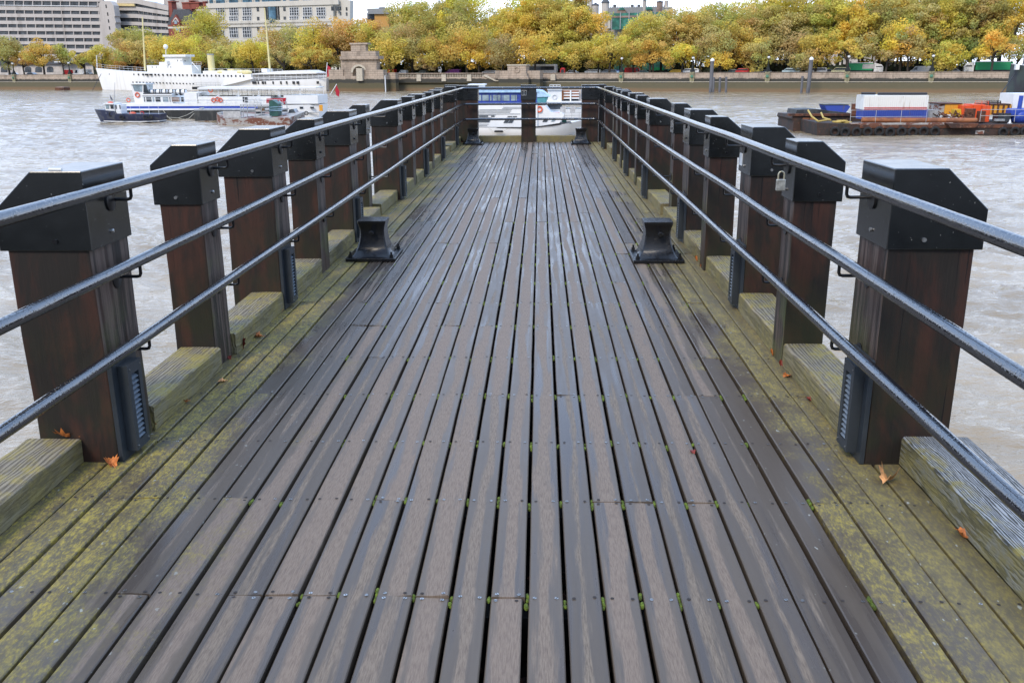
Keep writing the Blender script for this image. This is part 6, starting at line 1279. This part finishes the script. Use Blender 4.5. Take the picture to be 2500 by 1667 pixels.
x, z = F7.at(2490, 284, 2.6); q = MB(); q.ball((x, 2.6, z - .0), .95, 10, 0, (1.05, .9, .85)); q.build('tank_body', M['royal'], t2, b2, smooth=True); pbox(F7, t2, b2, 'tank_skirt', M['royal'], 2470, 266, 2512, 284, 1.9, 1.3, bevel=.15)
ptube(F7, t2, b2, 'upright_pipe', M['royal'], [(2488, 268, 2.2), (2494, 234, 2.2)], .2, 12, smooth=True)
t2, b2 = onb('white_cabin', 'white container cabin cut off by the right edge behind the blue tank', 'container', 2510, 4)
pbox(F7, t2, b2, 'cabin_wall', M['white'], 2476, 229, 2600, 272, 4, 3); pbox(F7, t2, b2, 'blue_base', M['royal'], 2478, 272, 2600, 292, 4.05, 2.9)
t2, b2 = onb('traffic_cone', 'small white cone on the deck edge before the blue tank', 'cone', 2465, .6)
x, z = F7.at(2465, 302, .6); q = MB(); q.box(x - .17, x + .17, .43, .77, z, z + .04); q.lathe((x, .6, 0), [(.13, z + .04), (.03, z + .42)], 10); q.build('cone_body', M['carwhite'], t2, b2)
F8 = Frame(0, 99, R(-1.2))
t, b = boatthing('dredging_barge', 'dark barge with blue hopper lying behind the left end of the works barge', 'barge', F8, 2010, 3)
ppoly(F8, t, b, 'barge_hull', M['darkrust'], [(1937, 283), (1934, 290), (1938, 296), (1935, 321), (2110, 323), (2110, 283)], 0, 7)
pbox(F8, t, b, 'rusty_beam', M['rust'], 1925.5, 278, 2095, 283.6, -.2, .5); ppoly(F8, t, b, 'grey_hull_top', M['tarhull'], [(1943, 279), (1946, 268.5), (1990, 267), (2070, 276), (2092, 279)], .6, 4)
for u0, u1 in ((1960, 1974), (1977, 1987)): pbox(F8, t, b, 'rust_panel', M['pipe'], u0, 288, u1, 305, -.05, .06)
t2 = thing('blue_hopper', 'royal blue trapezoid hopper on the dark barge left of the container', 'hopper', (F8.at(2040, 275, 2)[0], 2, F8.at(2040, 277, 2)[1]), F8); b2 = (F8.at(2040, 275, 2)[0], 2, F8.at(2040, 277, 2)[1])
ppoly(F8, t2, b2, 'hopper_body', M['contblue'], [(2022, 276.8), (2013.5, 259), (2016, 256.5), (2070, 256.5), (2076, 261), (2064.5, 276.8)], 2, 2.2); pbox(F8, t2, b2, 'hopper_rim', M['tarhull'], 2013, 255.6, 2072, 257, 1.95, 2.3)
pbox(F8, t, b, 'rusty_mast', M['rust'], 2082, 254, 2092, 283, .4, .4)

# ---- boats seen through the end railing
F9 = Frame(0, 91.5, R(-1.7))
t, b = boatthing('passenger_boat', 'white passenger boat with blue canopy beyond the end railing of the pier', 'boat', F9, 1220, 2.5)
P9 = lambda n_, m_, u0, v0, u1, v1, d=.4, dep=4.0, pa=None, **k_: pbox(F9, pa or t, b, n_, m_, u0, v0, u1, v1, d, dep, **k_)
hull(F9, t, b, 'hull', M['shipwhite'], [(1090, 311.5, 1092, 336, .9), (1150, 311.8, 1150, 337, 1), (1270, 312.3, 1270, 337.5, 1), (1310, 310.4, 1305, 337, .98), (1350, 306.5, 1335, 337, .86), (1385, 302, 1360, 336, .64), (1410, 296.5, 1385, 333, .36), (1432, 291, 1402, 329, .0)], 2.5, 5.2, flare=.15)
hull(F9, t, b, 'rubbing_strake', M['black'], [(1090, 311, 1090, 313, .915), (1270, 311.6, 1270, 313.8, 1.01), (1310, 309.8, 1310, 311.8, .99), (1350, 306, 1350, 308, .87), (1396, 299.8, 1396, 301.4, .52)], 2.5, 5.3, rows=1, flare=0)
P9('cabin_side', M['white'], 1095, 257.5, 1312, 312, .5, 4.2)
ppoly(F9, t, b, 'fore_cabin', M['white'], [(1311, 258), (1331, 258), (1345, 275), (1372, 276), (1377, 281), (1366, 301), (1311, 309)], .7, 3.6)
for i, (u0, u1, v) in enumerate(((1228, 1278, 261.5), (1226, 1278, 265), (1170, 1249, 267.6), (1140, 1247, 271), (1140, 1245, 274.4), (1140, 1210, 281), (1140, 1192, 303), (1140, 1189, 306.6), (1140, 1270, 278.2))): P9('grey_stripe', M['grey'], u0, v, u1, v + 1.0, .45, .08)
P9('side_window', M['glass'], 1169, 283, 1191.5, 285.6, .44, .1); P9('side_window', M['glass'], 1199, 283, 1207, 285.6, .44, .1); ppoly(F9, t, b, 'side_window', M['glass'], [(1160, 299), (1160, 287.5), (1200, 287.5), (1194, 299)], .44, .1)
for us in ((1239, 1250), (1251.5, 1262)): P9('side_window', M['glass'], us[0], 284, us[1], 285.8, .44, .1)
for k_ in (0, 11.5): ppoly(F9, t, b, 'slanted_window', M['glass'], [(1229 + k_, 300.5), (1236.5 + k_, 288), (1246 + k_, 288), (1239 + k_, 300.5)], .44, .1)
ppoly(F9, t, b, 'slanted_window', M['glass'], [(1324, 298), (1329, 290.5), (1339, 290.5), (1335, 298)], .64, .1); ppoly(F9, t, b, 'slanted_window', M['paleglass'], [(1345, 297), (1350, 291), (1357, 291), (1353, 296.5)], .64, .1)
P9('canopy_wall', M['canopy'], 1140, 226, 1320, 251.5, .7, 3.6); P9('canopy_roof', M['skyblue'], 1120, 221.6, 1316, 226, .45, 4.2); ppoly(F9, t, b, 'canopy_front', M['skyblue'], [(1311, 221.6), (1323, 222), (1343, 236.5), (1311, 238)], .5, 4.0)
ppoly(F9, t, b, 'windscreen', M['tealglass'], [(1311, 238), (1339, 237), (1333, 251), (1311, 251)], .6, 3.6); P9('canopy_base', M['royal'], 1140, 249.5, 1312, 257.6, .55, 3.9)
for u0, u1 in ((1168, 1175), (1177.5, 1193), (1196, 1200), (1203, 1213), (1214.5, 1222), (1225, 1227), (1229, 1244), (1247.5, 1258), (1259, 1262)): P9('canopy_window', M['paleglass'], u0, 232.4, u1, 246.6, .64, .1)
P9('top_deck', M['white'], 1120, 214.5, 1271, 217.5, 1.2, 3.0); P9('wheelhouse', M['white'], 1146, 208, 1180, 216, 1.4, 2.2); P9('wheelhouse_roof', M['white'], 1142, 206, 1183, 208.4, 1.2, 2.6); P9('wheelhouse_window', M['glass'], 1130, 209.5, 1166, 214.6, 1.36, .08)
ring(F9, t, b, 'lifebuoy', M['buoy'], 1317, 267.3, 7.8, .6, .24)
x, z = F9.at(1217.5, 321.3, -.3); q = MB(); q.tube([(x - .45, -.3, z), (x - .36, -.3, z), (x + .36, -.3, z), (x + .45, -.3, z)], [.04, .10, .10, .04], 10); q.build('fender', M['rubber'], t, b, smooth=True)
ptube(F9, t, b, 'fender_line', M['rope'], [(1192, 313, -.2), (1206, 321, -.3)], .012); ptube(F9, t, b, 'fender_line', M['rope'], [(1229, 321, -.3), (1243, 313, -.2)], .012)
rail_px(F9, t, b, 'bow_rail', M['lightgrey'], [(1378, 289), (1432, 288)], 1.0, .5, .02, .6); P9('foredeck_locker', M['net'], 1372, 291, 1383, 299, 1.6, .8)
for u0, u1, w_ in ((1367, 1381.5, 0), (1391.7, 1405, 1)): ppoly(F9, t, b, 'grey_canvas_panel', M['lightgrey'], [(u0, 277), (u0 + 1, 262 if not w_ else 259.5), (u1, 259 if not w_ else 259), (u1 - 1, 276)], 2.2, .1)
P9('red_seat_pads', M['red'], 1345, 274.6, 1366, 276.6, 1.2, .5)
F10 = Frame(0, 97.5, R(0))
t, b = boatthing('launch', 'white launch with orange-brown striped wheelhouse moored behind the passenger boat', 'boat', F10, 1390, 2)
P10 = lambda n_, m_, u0, v0, u1, v1, d=.4, dep=3.0, pa=None, **k_: pbox(F10, pa or t, b, n_, m_, u0, v0, u1, v1, d, dep, **k_)
hull(F10, t, b, 'hull', M['shipwhite'], [(1325, 268, 1328, 327, .9), (1390, 268, 1390, 328, 1), (1440, 266, 1432, 328, .6), (1462, 263, 1446, 327, .0)], 2, 4.4)
P10('side_deck', M['white'], 1336, 248, 1428, 255, .2, 3.6); P10('wheelhouse', M['white'], 1338, 219, 1371, 250, .5, 2.8); P10('cabin', M['plaster'], 1371, 221, 1428, 250, 1.2, 2.0)
for v in (222, 228.5, 235): P10('orange_board', M['pipe'], 1371, v, 1413, v + 3.2, .9, .2)
for v in (225.6, 232, 239): P10('white_board', M['white'], 1371, v, 1414, v + 2.6, .85, .2)
P10('cabin_upright', M['pipe'], 1371, 221, 1376, 244, .8, .1); P10('cabin_upright', M['white'], 1391.5, 221, 1394.5, 250, .7, .1); P10('dark_gap', M['glass'], 1376, 240, 1412, 247, 1.15, .1)
ring(F10, t, b, 'lifebuoy', M['carwhite'], 1353.8, 237.5, 6.6, .45, .2); rail_px(F10, t, b, 'top_rail', M['white'], [(1342, 215), (1368, 215)], .8, .3, .02, .35); P10('dark_cabin_opening', M['glass'], 1337, 256, 1372, 276, .45, .1); P10('roof', M['white'], 1336, 214.5, 1372, 219.5, .3, 3.2)

# ---- gull on the water
p = atz(2484, 352, ZW); t = thing('gull', 'small white gull on the water below the works barge', 'bird', (p.x, p.y, p.z)); q = MB()
q.ball((0, 0, .08), .11, 8, 0, (1.9, .8, .75)); q.ball((-.2, 0, .2), .055, 6); q.tube([(-.16, 0, .1), (-.2, 0, .19)], .04, 6); q.tube([(-.25, 0, .2), (-.31, 0, .185)], .012, 5); q.tube([(.15, 0, .1), (.33, 0, .13)], [.05, .01], 6); q.build('body', M['skin'], t, smooth=True)
q = MB(); q.ball((.06, 0, .14), .1, 6, 0, (1.5, .6, .25)); q.build('wing', M['grey'], t, smooth=True)
